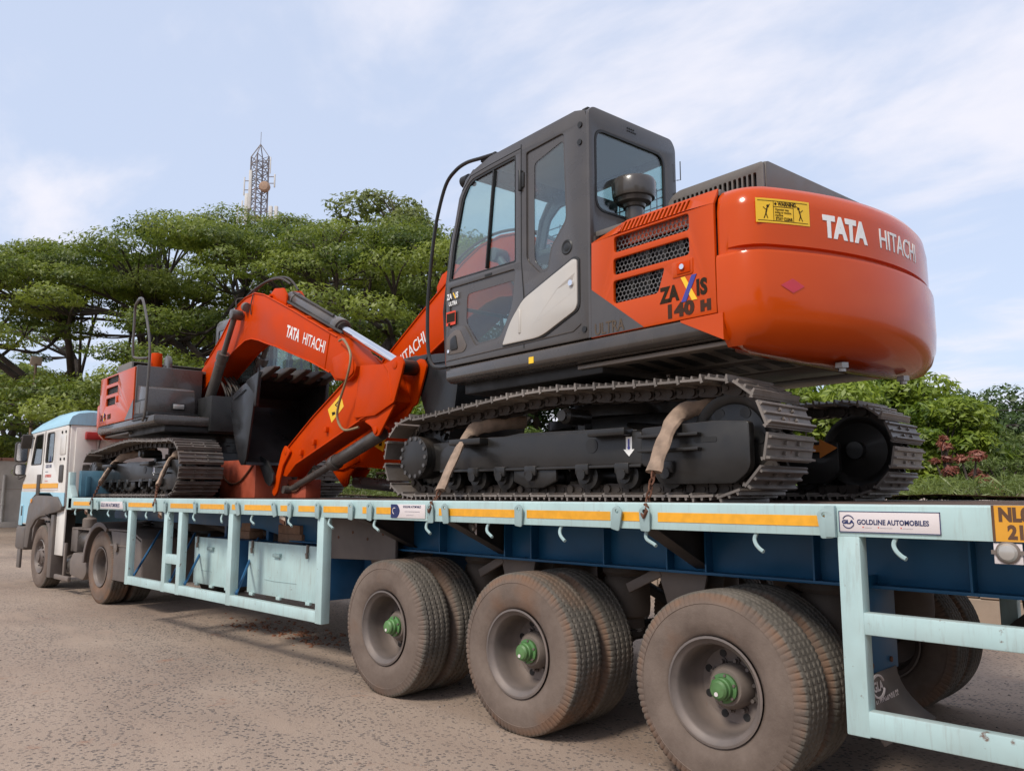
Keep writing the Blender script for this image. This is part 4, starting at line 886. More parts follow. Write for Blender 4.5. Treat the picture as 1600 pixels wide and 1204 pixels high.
DECK = 1.434
EX1 = excavator('orange excavator with dark cab at left and its curved counterweight nearest the trailer tail', (-3.735, 5.1, DECK), R(-5.2), R(5), R(12), False, 'excavators loaded on the trailer')
EX2 = excavator('orange excavator behind the truck cab with its black toothed bucket open towards the viewer', (-11.07, 5.1, DECK), R(175.6), 0, 0, True, 'excavators loaded on the trailer')

def flat_mark(root, name, mt, poly, y0, y1):
    m = MB(); m.prism(poly, y0, y1); return m.build(name, mt, root)
flat_mark(EX1, 'arrow_mark', 'arrow_orange', [(.92, .345), (1.14, .345), (1.14, .30), (1.27, .37), (1.14, .44), (1.14, .395), (.92, .395)], .645, .652)
for e in (EX1, EX2):
    flat_mark(e, 'hook_drawing', 'logo_blue', [(.699, .38), (.711, .38), (.711, .335), (.716, .322), (.705, .312), (.694, .322), (.699, .335)], -1.0552, -1.0538)
    flat_mark(e, 'hook_mark', 'white_paint', [(.683, .392), (.727, .392), (.727, .315), (.747, .315), (.705, .272), (.663, .315), (.683, .315)], -1.054, -1.0505)
# ------------------------------------------------------------------ trailer
TR = thing('flatbed_trailer', 'long pale blue flatbed trailer with yellow tape stripe carrying both excavators', 'trailer', (-5.0, 5.1, 0))
TR_INV = Matrix.Translation((5.0, -5.1, 0))
def tp(name, m, mt, bevel=0, **k):
    o = m.build(name, mt, TR, bevel=bevel, **k); o.matrix_parent_inverse = TR_INV; return o
def ts(name, m, mt, par, bevel=0, **k): return m.build(name, mt, par, bevel=bevel, **k)
X0, X1 = -12.29, 1.30
YN, YF = 3.65, 6.55
for i in range(10):
    y = 3.675 + i * .285; m = MB(); m.bx(X0 + .10, X1, y, y + .281, 1.395, 1.432 - .003 * (i % 3)); tp('deck_plank', m, 'deck_rust', .003)
def channel(y, s, x0, x1):
    m = MB(); m.prism([(y, 1.29), (y, 1.425), (y + s * .008, 1.432), (y + s * .05, 1.432), (y + s * .05, 1.424), (y + s * .008, 1.42), (y + s * .008, 1.298), (y + s * .05, 1.298), (y + s * .05, 1.29)], x0, x1, 'x'); return m
rail = tp('side_rail', channel(YN, 1, X0 + .06, X1), 'light_blue', .002)
far_rail = tp('side_rail', channel(YF, -1, X0 + .06, X1), 'light_blue', .002)
yb = YN - .002
for a, b in ((-12.01, -11.35), (-10.04, -9.29), (-8.84, -8.26), (-8.11, -7.57), (-7.42, -7.33), (-7.17, -6.66), (-6.51, -6.38), (-6.21, -5.94), (-5.82, -5.43), (-5.27, -5.20), (-5.09, -4.91), (-4.36, -3.60), (-3.52, -2.87), (-2.79, -2.67), (-2.55, -1.63)):
    m = MB(); n = max(1, int((b - a) / .25))
    m.bx(a, b, yb - .0008, yb + .003, 1.331, 1.380); ts('reflective_tape', m, 'tape_yellow', rail)
# lashing brackets with an eye, bent a little each way
for i, x in enumerate((-11.26, -11.03, -10.12, -9.23, -8.94, -8.19, -7.50, -7.27, -6.59, -6.32, -5.88, -5.40, -5.15, -4.43, -4.27, -3.57, -2.81, -2.62, -1.628)):
    tilt = rnd.uniform(-.25, .25) if i != 18 else .05
    cur = rpoly([(-.030, -.075), (.030, -.075), (.034, .04), (.0, .064), (-.034, .04)], .012, 3)
    hole = [(0 + .012 * math.cos(t), .030 + .012 * math.sin(t)) for t in [k * math.pi / 5 for k in range(10)]]
    fz = lambda a, b, c, x=x, tl=tilt: (x + a * math.cos(tl) - b * math.sin(tl), YN - .016 - .010 * (b > 0) + c, 1.354 + a * math.sin(tl) + b * math.cos(tl))
    o = plate('lashing_bracket', 'galv_blue', cur, [hole], .009, fz, .001, rail)
    if i == 18:
        m = MB(); m.bx(x - .0, x + .045, YN - .03, YN - .004, 1.285, 1.425); ts('joint_plate', m, 'galv_blue', rail, .003)
for x in (-11.91, -11.29, -10.69, -10.10, -9.49, -8.86, -8.25, -7.62, -7.02, -6.35, -5.72, -5.10, -4.48, -3.86, -3.23, -2.61, -1.97, -1.32):
    j = rnd.uniform(-.02, .02)
    m = MB(); m.tube(smooth_path([(x - .02, YN + .02, 1.292), (x - .028, YN + .01, 1.262), (x - .015, YN + .0, 1.236), (x + .025 + j, YN - .005, 1.215), (x + .045 + j, YN - .01, 1.205)], 4), .010, 7); ts('rope_hook', m, 'galv_blue', rail)
for x in (-11.58, -9.18, -6.52):
    m = MB(); m.box((x, YN + .03, 1.255), (.10, .012, .075), ry=.25, rx=.2); o = ts('rail_wedge', m, 'sand_paint', rail, .002)  # tan plate standing for a small wooden wedge under the rail
    m = MB(); m.box((x + .008, YN + .022, 1.237), (.08, .010, .035), ry=.25, rx=.2); ts('rust_patch', m, 'chain_rust', rail)
# sign plates on the rail
def sign(x0, x1, z0, z1, kind):
    m = MB(); m.bx(x0, x1, YN - .006, YN - .001, z0, z1); s = ts('sign_plate', m, 'sign_white', rail, .001)
    f = lambda ox, oz: (lambda x, y, z: (x0 + ox + x, YN - .0075 - z * .3, z0 + oz + y))
    h = z1 - z0
    if kind == 'R':
        for a, b, c, d in ((x0, x1, z0, z0 + .0035), (x0, x1, z1 - .0035, z1), (x0, x0 + .0035, z0, z1), (x1 - .0035, x1, z0, z1)):
            mm = MB(); mm.bx(a, b, YN - .0072, YN - .0055, c, d); ts('sign_border', mm, 'sign_navy', s)
        text('sign_lettering', 'sign_navy', 'GOLDLINE AUTOMOBILES', .030, f(.080, .036), s, ex=.0005, bold=.0008, sx=.845)
        for dx_, w_ in ((.112, .055), (.178, .09), (.272, .075)):
            text('sign_print', 'sign_navy', '•' if False else '-' * int(w_ / .0045), .009, f(dx_, .020), s, ex=.0003, sx=.9)
            mm = MB(); mm.cyl((x0 + dx_ - .006, YN - .0078, z0 + .024), (x0 + dx_ - .006, YN - .0055, z0 + .024), .0028, n=6); ts('sign_bullet', mm, 'decal_red', s)
        for a0, a1 in ((25, 155), (205, 335)):
            mm = MB(); mm.tube([(x0 + .042 + .026 * math.cos(R(a)), YN - .0065, z0 + .046 + .028 * math.sin(R(a))) for a in range(a0, a1 + 1, 10)], .0026, 4); ts('sign_logo', mm, 'sign_navy', s)
        text('sign_lettering', 'sign_navy', 'GLA', .022, f(.014, .038), s, ex=.0005, bold=.0014, sx=1.25)
    elif kind == 'M':
        mm = MB(); mm.prism(rpoly([(x0, z0), (x0 + .08, z0), (x0 + .115, z0 + h / 2), (x0 + .08, z1), (x0, z1)], [0, .02, .05, .02, 0], 4), YN - .0072, YN - .005); ts('sign_logo', mm, 'sign_navy', s)
        mm = MB(); mm.tube([(x0 + .045 + .022 * math.cos(R(a)), YN - .0078, z0 + .05 + .022 * math.sin(R(a))) for a in range(60, 270, 20)], .003, 4); ts('sign_logo', mm, 'sign_white', s)
        text('sign_lettering', 'sign_navy', 'GOLDLINE AUTOMOBILES', .022, f(.145, .074), s, ex=.0004, bold=.0003, sx=.80)
        text('sign_print', 'sign_navy', '-' * 34, .022, f(.165, .042), s, ex=.0004, sx=.72)
        text('sign_print', 'sign_navy', '-' * 24, .015, f(.185, .018), s, ex=.0003, sx=.72)
    else:
        text('sign_lettering', 'sign_navy', 'GOLD LINE AUTOMOBILES', .062, f(.01, .022), s, ex=.0004, bold=.0012, sx=.86)
sign(-1.573, -1.150, 1.309, 1.402, 'R'); sign(-4.903, -4.506, 1.306, 1.404, 'M'); sign(-10.96, -10.20, 1.302, 1.388, 'L')
m = MB(); m.bx(-.962, -.50, YN - .004, YN - .0005, 1.292, 1.432); npl = ts('number_plate', m, 'plate_yellow', rail)
for a, b in (('NL0', 1.372), ('21', 1.304)):
    text('plate_lettering', 'plate_ink', a, .072, lambda x, y, z, b=b, a=a: (-.938 + (.03 if a == '21' else 0) + x, YN - .0048 - z * .3, b + y), npl, ex=.0006, bold=.004, sx=.86)
m = MB(); m.bx(-.962, -.952, YN - .0055, YN - .002, 1.292, 1.432); ts('plate_edge', m, 'plate_ink', npl)
# marker lamps
def marker(x, z, y):
    m = MB(); m.bx(x - .05, x + .05, y, y + .004, z - .045, z + .036); o = tp('marker_lamp', m, 'sign_white', .003)
    m = MB(); m.lathe([(.036, 0), (.036, .012), (.028, .022), (.012, .026), (0, .026)], (x, y, z), (0, -1, 0), 20); ts('lamp_lens', m, 'lens_clear', o)
    m = MB(); m.lathe([(.044, 0), (.044, .006), (.036, .012), (.034, .004)], (x, y, z), (0, -1, 0), 20)
    for s in (-1, 1): m.box((x + s * .045, y - .004, z), (.025, .008, .016))
    ts('lamp_ring', m, 'dust_metal', o)
marker(-.915, 1.250, YN + .004); marker(-4.28, 1.242, 3.88)
# main beams with flanges and stiffeners
for y in (4.22, 5.98):
    s = 1 if y < 5 else -1
    m = MB(); m.bx(-7.2, X1, y, y + .014, 1.03, 1.39); bm_ = tp('main_beam', m, 'beam_blue', .002)
    m = MB(); m.bx(-7.2, X1, y - .08, y + .09, 1.018, 1.034); ts('flange', m, 'beam_blue', bm_, .002)
    m = MB(); m.prism([(-12.1, 1.15), (-7.9, 1.12), (-7.2, 1.03), (-7.2, 1.39), (-12.1, 1.39)], y, y + .014); ts('gooseneck_web', m, 'beam_blue', bm_, .002)
    if y < 5:
        for x in (-6.2, -4.95, -4.227, -3.966, -3.326, -2.847, -2.582, -1.94, -1.2, -.4):
            m = MB(); m.bx(x, x + .010, y - .075, y, 1.034, 1.385); ts('stiffener', m, 'beam_blue', bm_)
for x in (-11.4, -10.3, -9.2, -8.1, -6.9, -5.40, -4.33, -3.5, -2.67, -1.75, -.6, .5):
    m = MB(); m.bx(x - .03, x + .03, 3.70, 6.50, 1.31, 1.392); tp('cross_member', m, 'dark_chassis', .003)
for x in (-5.40, -4.33, -2.67, -.6):
    for s, y0, y1 in ((1, 3.69, 4.22), (-1, 6.51, 5.99)):
        m = MB(); m.prism([(y0, 1.312), (y0, 1.29), (y1, 1.05), (y1, 1.312)], x + .032, x + .044, 'x'); m.prism([(y0, 1.29), (y0, 1.282), (y1, 1.042), (y1, 1.05)], x - .02, x + .09, 'x'); tp('outrigger', m, 'dark_chassis', .002)
# front end: head board, corner posts
for y0, y1 in ((3.65, 3.73), (6.47, 6.55)):
    m = MB(); m.prism([(-12.31, 1.27), (-12.10, 1.27), (-12.10, 1.45), (-12.24, 1.60), (-12.24, 1.78), (-12.31, 1.78)], y0, y1); tp('corner_post', m, 'light_blue_guard', .006)
m = MB(); m.prism([(-12.22, 1.434), (-12.12, 1.434), (-12.12, 1.72), (-12.16, 1.80), (-12.22, 1.80)], 3.76, 6.44); hb = tp('head_board', m, 'teal_blue', .006)
for k in range(9):
    m = MB(); m.bx(-12.12, -12.10, 3.82 + .3 * k, 3.88 + .3 * k, 1.45, 1.72); ts('board_rib', m, 'teal_blue', hb, .004)
# side guards
def guard(y, s, posts, rails, name='side_guard'):
    m = MB(); a, b, z0, z1 = rails[0]; m.bx(a, b, y, y + s * .055, z0, z1); g = tp(name, m, 'light_blue_guard', .006)
    for a, b, z0, z1 in rails[1:]:
        m = MB(); m.bx(a, b, y + s * .001, y + s * .055, z0, z1); ts('guard_rail', m, 'light_blue_guard', g, .006)
    for x, wd, dp in posts:
        m = MB(); m.bx(x, x + wd, y - s * .002, y + s * dp, .443, 1.291); ts('guard_post', m, 'light_blue_guard', g, .006)
    return g
PL = [(-10.03, .09, .07), (-8.99, .09, .07), (-8.62, .09, .07), (-7.48, .09, .08), (-5.905, .095, .08)]
gl = guard(YN, 1, PL, [(-10.0, -5.83, .448, .540), (-8.92, -8.60, .745, .845)])
for x0_, dx_ in ((-9.88, -.6), (-8.88, -.6), (-8.50, -.6), (-7.36, -.6)):
    m = MB(); m.cyl((x0_, 3.70, .55), (x0_ + dx_, 4.22, 1.02), .014, n=8); ts('guard_strut', m, 'box_blue', gl)
gr = guard(YN, 1, [(-1.588, .10, .075), (.9, .10, .075)], [(-1.50, .95, .448, .555), (-1.50, .95, .872, .966)])
gf = guard(YF, -1, [(-1.70, .11, .08), (.9, .10, .08)], [(-1.60, .95, .448, .555), (-1.60, .95, .872, .966)])
gf2 = guard(YF, -1, PL, [(-10.0, -5.83, .448, .540)])
m = MB(); m.prism([(-1.63, .60), (-1.40, .80), (-1.50, .58), (-1.57, .42)], 6.40, 6.42); ts('torn_flap', m, 'dark_chassis', gf)
# tool boxes
for i, (x0_, x1_) in enumerate(((-8.97, -8.02), (-7.73, -6.44))):
    m = MB(); m.bx(x0_ + .01, x1_ - .01, 4.02, 4.72, .53, 1.0); tb = tp('tool_box', m, 'box_blue', .006)
    m = MB(); m.bx(x0_, x1_, 3.995, 4.018, .515, 1.012); dr = ts('box_door', m, 'light_blue_guard', tb, .004)
    m = MB(); m.box(((x0_ + x1_) / 2 - .05, 3.982, .90), (.13, .03, .035)); ts('door_pull', m, 'galv_blue', tb, .006)
    for x in ((x0_ + .10, x1_ - .16) if i else (x0_ + .10,)):
        m = MB(); m.box((x, 3.985, .985), (.022, .02, .075)); m.cyl((x, 3.975, .95), (x + .01, 3.975, .90), .014, n=8); ts('latch', m, 'dust_metal', tb, .003)
    for k in range(3):
        m = MB(); m.box((x0_ + .12 + (x1_ - x0_ - .24) * k / 2, 3.988, .508), (.07, .03, .03)); ts('hinge', m, 'light_blue_guard', tb, .004)
    if i:
        m = MB(); m.tube([(x0_ + .35, 3.994, .66), (x0_ + .55, 3.994, .655), (x1_ - .35, 3.994, .662)], .003, 4); ts('dent', m, 'galv_blue', tb)
    else:
        m = MB(); m.tube([(x0_ + .2, 3.994, .66), (x0_ + .45, 3.994, .657)], .003, 4); ts('dent', m, 'galv_blue', tb)
m = MB()
for x in (-8.9, -7.95, -7.62, -6.6): m.bx(x, x + .05, 4.3, 4.36, 1.0, 1.4)
tp('box_hanger', m, 'box_blue', .003)
for k in range(3):
    m = MB(); m.cyl((-10.6 + .55 * k, 4.6, 1.2), (-9.9 + .55 * k, 5.2, .9), .05, n=10); tp('air_line', m, 'dark_chassis')
m = MB(); m.bx(-6.95, -5.95, 4.50, 5.9, .52, 1.25); sb = tp('water_box', m, 'box_blue', .01)
m = MB(); m.bx(-6.95, -5.96, 4.485, 4.499, .50, .60); ts('rusty_mesh', m, 'dust_metal', sb)
m = MB(); m.prism(rpoly([(-6.38, .91), (-5.42, .94), (-5.42, 1.27), (-6.38, 1.27)], .02, 3), 4.08, 4.11); fl = tp('splash_shield', m, 'fender', .004)
m = MB(); m.prism([(4.10, .93), (4.55, 1.0), (4.55, 1.02), (4.10, .95)], -6.37, -5.43, 'x'); ts('shield_fold', m, 'fender', fl)
for k in range(4):
    m = MB(); m.cyl((-6.25 + .22 * k, 4.078, 1.10 + .05 * (k % 2)), (-6.25 + .22 * k, 4.085, 1.10 + .05 * (k % 2)), .014, n=8); ts('rivet', m, 'chain_rust', fl)
# landing legs
for y in (4.45, 5.75):
    m = MB(); m.bx(-7.98, -7.86, y - .05, y + .05, .55, 1.3); m.bx(-8.02, -7.82, y - .09, y + .09, .40, .43); m.bx(-7.96, -7.88, y - .04, y + .04, .42, .58); tp('landing_leg', m, 'dark_chassis', .004)

# ---- wheels
def tyre_mesh(rw, wid, rad):
    """tread grid with zig-zag grooves and shoulder notches, bulged side walls; axis along y, outer side at -y"""
    n = 360; hw = wid / 2
    prof = [(rw, -hw + .035), (rw + .012, -hw + .018), (rw + .03, -hw + .008), (rw + .06, -hw - .002), (rad * .70, -hw - .006), (rad * .80, -hw - .002), (rad * .868, -hw + .004), (rad * .872, -hw + .001), (rad * .925, -hw + .010), (rad * .965, -hw + .016), (rad * .988, -hw + .024), (rad * .994, -hw + .034)]
    y0 = -hw + .034; nt = 17; tread = []
    for i in range(1, nt):
        y = y0 + (-2 * y0) * i / nt; tread.append((rad - .004 * (y / hw) ** 2, y))
    prof = prof + tread + [(r, -y) for r, y in prof[::-1]]
    k = len(prof); vs = []; fs = []
    for a in range(n):
        t = 2 * math.pi * a / n; lug = (a % 4) != 0
        for p, (r, y) in enumerate(prof):
            rr, yy = r, y
            q = min(p, k - 1 - p)
            if q in (8, 9, 10) and not lug: rr -= (.002, .004, .005)[q - 8]; yy += (.004 if y < 0 else -.004)
            if q == 11 and not lug: rr -= .004
            if 12 <= p < 12 + nt - 1:
                i = p - 12
                if i % 4 in (1, 2): rr -= .010 if i % 4 == 1 else 0
                yy += .004 * (1 if (a // 2) % 2 else -1)
            vs.append((rr * math.cos(t), yy, rr * math.sin(t)))
    for a in range(n):
        b = (a + 1) % n
        for p in range(k - 1): fs.append((a * k + p, b * k + p, b * k + p + 1, a * k + p + 1))
    m = MB(); m.add(vs, fs); return m.mesh('tyre', 0, ang=30)
def tyre_material(name, mud):
    m = bpy.data.materials.new(name); MAT[name] = m
    t, n, l, b = nodes_of(m); b.inputs['Roughness'].default_value = .88; b.inputs['Specular IOR Level'].default_value = .25
    co = n.new('ShaderNodeTexCoord'); sp = n.new('ShaderNodeSeparateXYZ'); l.new(co.outputs['Object'], sp.inputs[0])
    def math_(op, a, c=None):
        x = n.new('ShaderNodeMath'); x.operation = op
        for i, v in enumerate((a, c)):
            if v is None: continue
            if isinstance(v, (int, float)): x.inputs[i].default_value = v
            else: l.new(v, x.inputs[i])
        return x.outputs[0]
    r = math_('SQRT', math_('ADD', math_('MULTIPLY', sp.outputs[0], sp.outputs[0]), math_('MULTIPLY', sp.outputs[2], sp.outputs[2])))
    nz = n.new('ShaderNodeTexNoise'); nz.inputs['Scale'].default_value = 4.5; nz.inputs['Detail'].default_value = 9; nz.inputs['Roughness'].default_value = .7
    oi = n.new('ShaderNodeObjectInfo'); ad = n.new('ShaderNodeVectorMath'); ad.operation = 'ADD'; l.new(co.outputs['Object'], ad.inputs[0]); l.new(oi.outputs['Location'], ad.inputs[1]); l.new(ad.outputs[0], nz.inputs['Vector'])
    def rng(v, a, c, lo=0, hi=1):
        x = n.new('ShaderNodeMapRange'); x.inputs['From Min'].default_value = a; x.inputs['From Max'].default_value = c; x.inputs['To Min'].default_value = lo; x.inputs['To Max'].default_value = hi; l.new(v, x.inputs['Value']); return x.outputs[0]
    def mix(f, a, c):
        x = n.new('ShaderNodeMix'); x.data_type = 'RGBA'
        for s, v in (('Factor', f), ('A', a), ('B', c)):
            if isinstance(v, tuple): x.inputs[s].default_value = (*v, 1)
            else: l.new(v, x.inputs[s])
        return x.outputs['Result']
    wall = mix(rng(nz.outputs['Fac'], .3, .7), (.115, .086, .070), (.190, .148, .122))
    tread = mix(rng(nz.outputs['Fac'], .35, .65), (.085, .077, .066), (.16, .14, .118))
    c = mix(rng(r, .470, .482), wall, tread)
    band = math_('MULTIPLY', rng(r, .425, .46), rng(r, .487, .480))
    mudf = math_('MULTIPLY', band, rng(nz.outputs['Fac'], .50 - .10 * mud, .66 - .08 * mud))
    c = mix(math_('MULTIPLY', mudf, mud * .6), c, (.20, .105, .058))
    n2 = n.new('ShaderNodeTexNoise'); n2.inputs['Scale'].default_value = 1.9; n2.inputs['Detail'].default_value = 6; l.new(ad.outputs[0], n2.inputs['Vector'])
    c = mix(math_('MULTIPLY', rng(n2.outputs['Fac'], .55, .68), .45), c, (.20, .095, .045))
    l.new(c, b.inputs['Base Color'])
    nb = n.new('ShaderNodeTexNoise'); nb.inputs['Scale'].default_value = 90; nb.inputs['Detail'].default_value = 4; l.new(co.outputs['Object'], nb.inputs['Vector'])
    bp = n.new('ShaderNodeBump'); bp.inputs['Strength'].default_value = .25; bp.inputs['Distance'].default_value = .006; l.new(nb.outputs['Fac'], bp.inputs['Height']); l.new(bp.outputs[0], b.inputs['Normal'])
tyre_material('tyre_plain', .25); tyre_material('tyre_muddy', .95)
TY = tyre_mesh(.262, .27, .495)
def rim_mesh(dish):
    """deep disc wheel; outer side at -y, disc at y = dish"""
    m = MB(); m.lathe([(.266, -.118), (.270, -.130), (.258, -.132), (.250, -.118), (.236, -.110), (.225, -.095), (.222, -.02), (.215, .04), (.200, dish - .02), (.188, dish - .004), (.150, dish), (.0, dish), (0, dish + .012), (.2, dish + .012), (.23, .1), (.27, .13)], (0, 0, 0), (0, 1, 0), 48); return m.mesh('rim', 0, ang=40)
RIM_D = rim_mesh(.085)
def hand_holes(par, dish, x, y, z):
    for k in range(8):
        a = R(22.5 + 45 * k); m = MB(); m.cyl((x + .165 * math.cos(a), y + dish - .006, z + .165 * math.sin(a)), (x + .165 * math.cos(a), y + dish + .004, z + .165 * math.sin(a)), .020, n=12); m.build('hand_hole', 'black', par)
    for k in range(10):
        a = R(36 * k + 9); m = MB(); m.cyl((x + .128 * math.cos(a), y + dish - .035, z + .128 * math.sin(a)), (x + .128 * math.cos(a), y + dish + .004, z + .128 * math.sin(a)), .011, n=6); m.cyl((x + .128 * math.cos(a), y + dish - .012, z + .128 * math.sin(a)), (x + .128 * math.cos(a), y + dish + .004, z + .128 * math.sin(a)), .017, n=8); m.build('wheel_nut', 'rim_grey', par)
AX = (-5.10, -3.70, -2.30)
def tyre_at(x, y, z, flip, mt, rot, parent, inv=None):
    o = bpy.data.objects.new('tyre', TY.copy() if False else TY); COL.objects.link(o); o.parent = parent
    if inv is not None: o.matrix_parent_inverse = inv
    o.location = (x, y, z); o.rotation_euler = (0, rot, math.pi if flip else 0)
    if not TY.materials: TY.materials.append(MAT['tyre_plain'])
    o.material_slots[0].link = 'OBJECT'; o.material_slots[0].material = MAT[mt]
    return o
def dual(x, ax_i):
    for side in (-1, 1):
        cy = 5.1 + side * 1.235
        for inner in (0, 1):
            y = 5.1 + side * (1.235 if not inner else .915)
            flip = (side > 0) != bool(inner)
            w_ = bpy.data.objects.new('wheel', None); COL.objects.link(w_); w_.parent = TR; w_.matrix_parent_inverse = TR_INV; w_.location = (x, y, .490); w_.empty_display_size = .1
            mt = 'tyre_muddy' if (ax_i > 0 and not (ax_i == 1 and inner and side > 0)) else 'tyre_plain'
            tyre_at(0, 0, 0, flip, mt, rnd.uniform(0, 6), w_)
            rm = link('rim', RIM_D, 'rim_grey', w_, (0, 0, 0), (0, 0, math.pi if flip else 0))
            if side < 0 and not inner:
                hand_holes(w_, .085, 0, 0, 0)
                m = MB(); m.lathe([(.118, .09), (.112, .02), (.09, -.01), (.0, -.012)], (0, 0, 0), (0, 1, 0), 24); m.build('hub_drum', 'dust_metal', w_)
                m = MB(); m.lathe([(.070, .0), (.074, -.016), (.074, -.026), (.058, -.031), (.056, -.054), (.050, -.060), (.048, -.078), (.038, -.088), (.0, -.091)], (0, -.005, 0), (0, 1, 0), 28); m.build('hub_cap', 'hub_green', w_)
                for k in range(6):
                    a = R(60 * k + 20); m = MB(); m.cyl((.066 * math.cos(a), -.040, .066 * math.sin(a)), (.066 * math.cos(a), -.02, .066 * math.sin(a)), .008, n=6); m.build('hub_bolt', 'rim_grey', w_)
                m = MB(); m.cyl((-.005, -.0975, -.020), (-.005, -.0950, -.020), .011, n=12); m.build('hub_sticker', 'sign_white', w_)
    m = MB(); m.cyl((x, 3.95, .49), (x, 6.25, .49), .065, n=16); m.beam((x, 4.55, .56), (x - .55, 4.55, .80), .08, .07); m.beam((x, 5.65, .56), (x - .55, 5.65, .80), .08, .07); m.box((x + .15, 4.5, .57), (.45, .12, .05)); tp('axle', m, 'dark_chassis', .006)
    for y in (4.52, 5.68):
        m = MB(); m.lathe([(0, .60), (.12, .60), (.115, .66), (.155, .68), (.162, .74), (.160, .86), (.148, .92), (.135, .935), (.155, .96), (.150, 1.0), (.10, 1.018), (0, 1.018)], (x + .27, y, 0), (0, 0, 1), 28); bl = tp('air_bellow', m, 'bellow')
        m = MB(); m.lathe([(0, .55), (.09, .55), (.11, .58), (.10, .62), (0, .63)], (x + .27, y, 0), (0, 0, 1), 20); ts('bellow_foot', m, 'steel', bl)
        s = 1 if y < 5 else -1
        m = MB(); m.prism([(x - .72, 1.02), (x - .36, 1.02), (x - .42, .78), (x - .64, .78)], y - s * .22, y - s * .20); m.prism([(x - .72, 1.02), (x - .36, 1.02), (x - .42, .78), (x - .64, .78)], y - .02, y + .0); m.cyl((x - .53, y - s * .24, .84), (x - .53, y + .02, .84), .03, n=8); tp('suspension_hanger', m, 'dust_metal', .003)
        m = MB(); m.beam((x - .70, y - s * .21, 1.0), (x - .95, y - s * .21, .88), .03, .06); tp('hanger_brace', m, 'dust_metal', .003)
for i, x in enumerate(AX): dual(x, i)
# mud flap behind the last near wheel
m = MB(); m.bx(-1.655, -1.64, 3.92, 4.42, .61, 1.08); mf = tp('mud_flap', m, 'beam_blue', .003)
v = []
for j in range(8):
    t = j / 7; x = -1.648 + .02 * t + .10 * t * t
    for y in (3.90, 4.38 + .17 * t * t): v.append((x, y, .62 - .27 * t))
m = MB(); m.add(v, [(2 * i, 2 * i + 1, 2 * i + 3, 2 * i + 2) for i in range(7)]); o = ts('rubber_sheet', m, 'fender', mf); o.modifiers.new('thick', 'SOLIDIFY').thickness = .012
fm_ = lambda x, y, z: (-1.6215 + .02 * max(0, (.62 - (y)) / .30) + .10 * max(0, (.62 - y) / .42) ** 2, x, y)
text('flap_lettering', 'sign_white', 'AUTOMOBILES', .070, lambda x, y, z: fm_(4.02 + x, .462 + y + x * .04, z), mf, ex=.0003, bold=.002, sx=.62)
text('flap_lettering', 'sign_white', 'GLA', .06, lambda x, y, z: fm_(4.03 + x, .548 + y, z), mf, ex=.0003, bold=.002, sx=1.0)
for a0, a1 in ((20, 160), (200, 340)):
    mm = MB(); mm.tube([fm_(4.085 + .075 * math.cos(R(a)), .568 + .050 * math.sin(R(a)), 0) for a in range(a0, a1 + 1, 14)], .006, 4); ts('flap_logo', mm, 'sign_white', mf)
for y in (4.08, 4.32):
    m = MB(); m.cyl((-1.642, y, .66), (-1.632, y, .66), .014, n=8); ts('flap_bolt', m, 'chain_rust', mf)
m = MB(); m.cyl((-1.2, 5.1, .95), (-.4, 5.1, .95), .14, n=16); tp('air_tank', m, 'dark_chassis', .01)  # dark filler tank, added between the beams to block light

# ------------------------------------------------------------------ things on the trailer
def timber(x, y, z, lx, lz, lab):
    m = MB(); m.box((0, 0, lz / 2), (lx, .16, lz), rz=rnd.uniform(-.05, .05)); o = m.build('timber_block', 'timber', bevel=.006); o.location = (x, y, z); return tag(o, lab, 'timber', 'timber blocks stored under the trailer deck')
timber(-8.36, 4.30, 1.004, .42, .085, 'lower timber block at left on the tool box with the single latch')
timber(-8.34, 4.30, 1.09, .40, .085, 'upper timber block at left on the tool box with the single latch')
timber(-7.28, 4.27, 1.004, .46, .085, 'lower timber block on the larger tool box nearest its left end')
timber(-7.30, 4.27, 1.09, .44, .085, 'upper timber block on the larger tool box nearest its left end')
timber(-6.80, 4.38, 1.004, .40, .085, 'timber block lying alone towards the right end of the larger tool box')
def steel_block(x0, x1, y0, y1, h, lab):
    o = thing('steel_block', lab, 'steel block', ((x0 + x1) / 2, (y0 + y1) / 2, DECK), 0, 'red steel blocks under the arm')
    m = MB(); w2, d2 = (x1 - x0) / 2, (y1 - y0) / 2
    m.bx(-w2, w2, -d2, d2, 0, h); m.build('block_body', 'brick_red', o, bevel=.008)
    m = MB(); m.tube(smooth_path([(-w2 + .02, -d2 - .012, h * .72), (-w2 * .4, -d2 - .015, h * .40), (w2 * .2, -d2 - .015, h * .42), (w2 * .9, -d2 - .012, h * .85)], 5), .012, 6); m.build('chain', 'chain_rust', o)
    return o
steel_block(-10.0, -9.08, 4.74, 5.45, .46, 'taller red steel block on the deck below the black bucket')
steel_block(-8.60, -8.20, 4.90, 5.10, .21, 'lower red steel block on the deck under the folded orange arm')

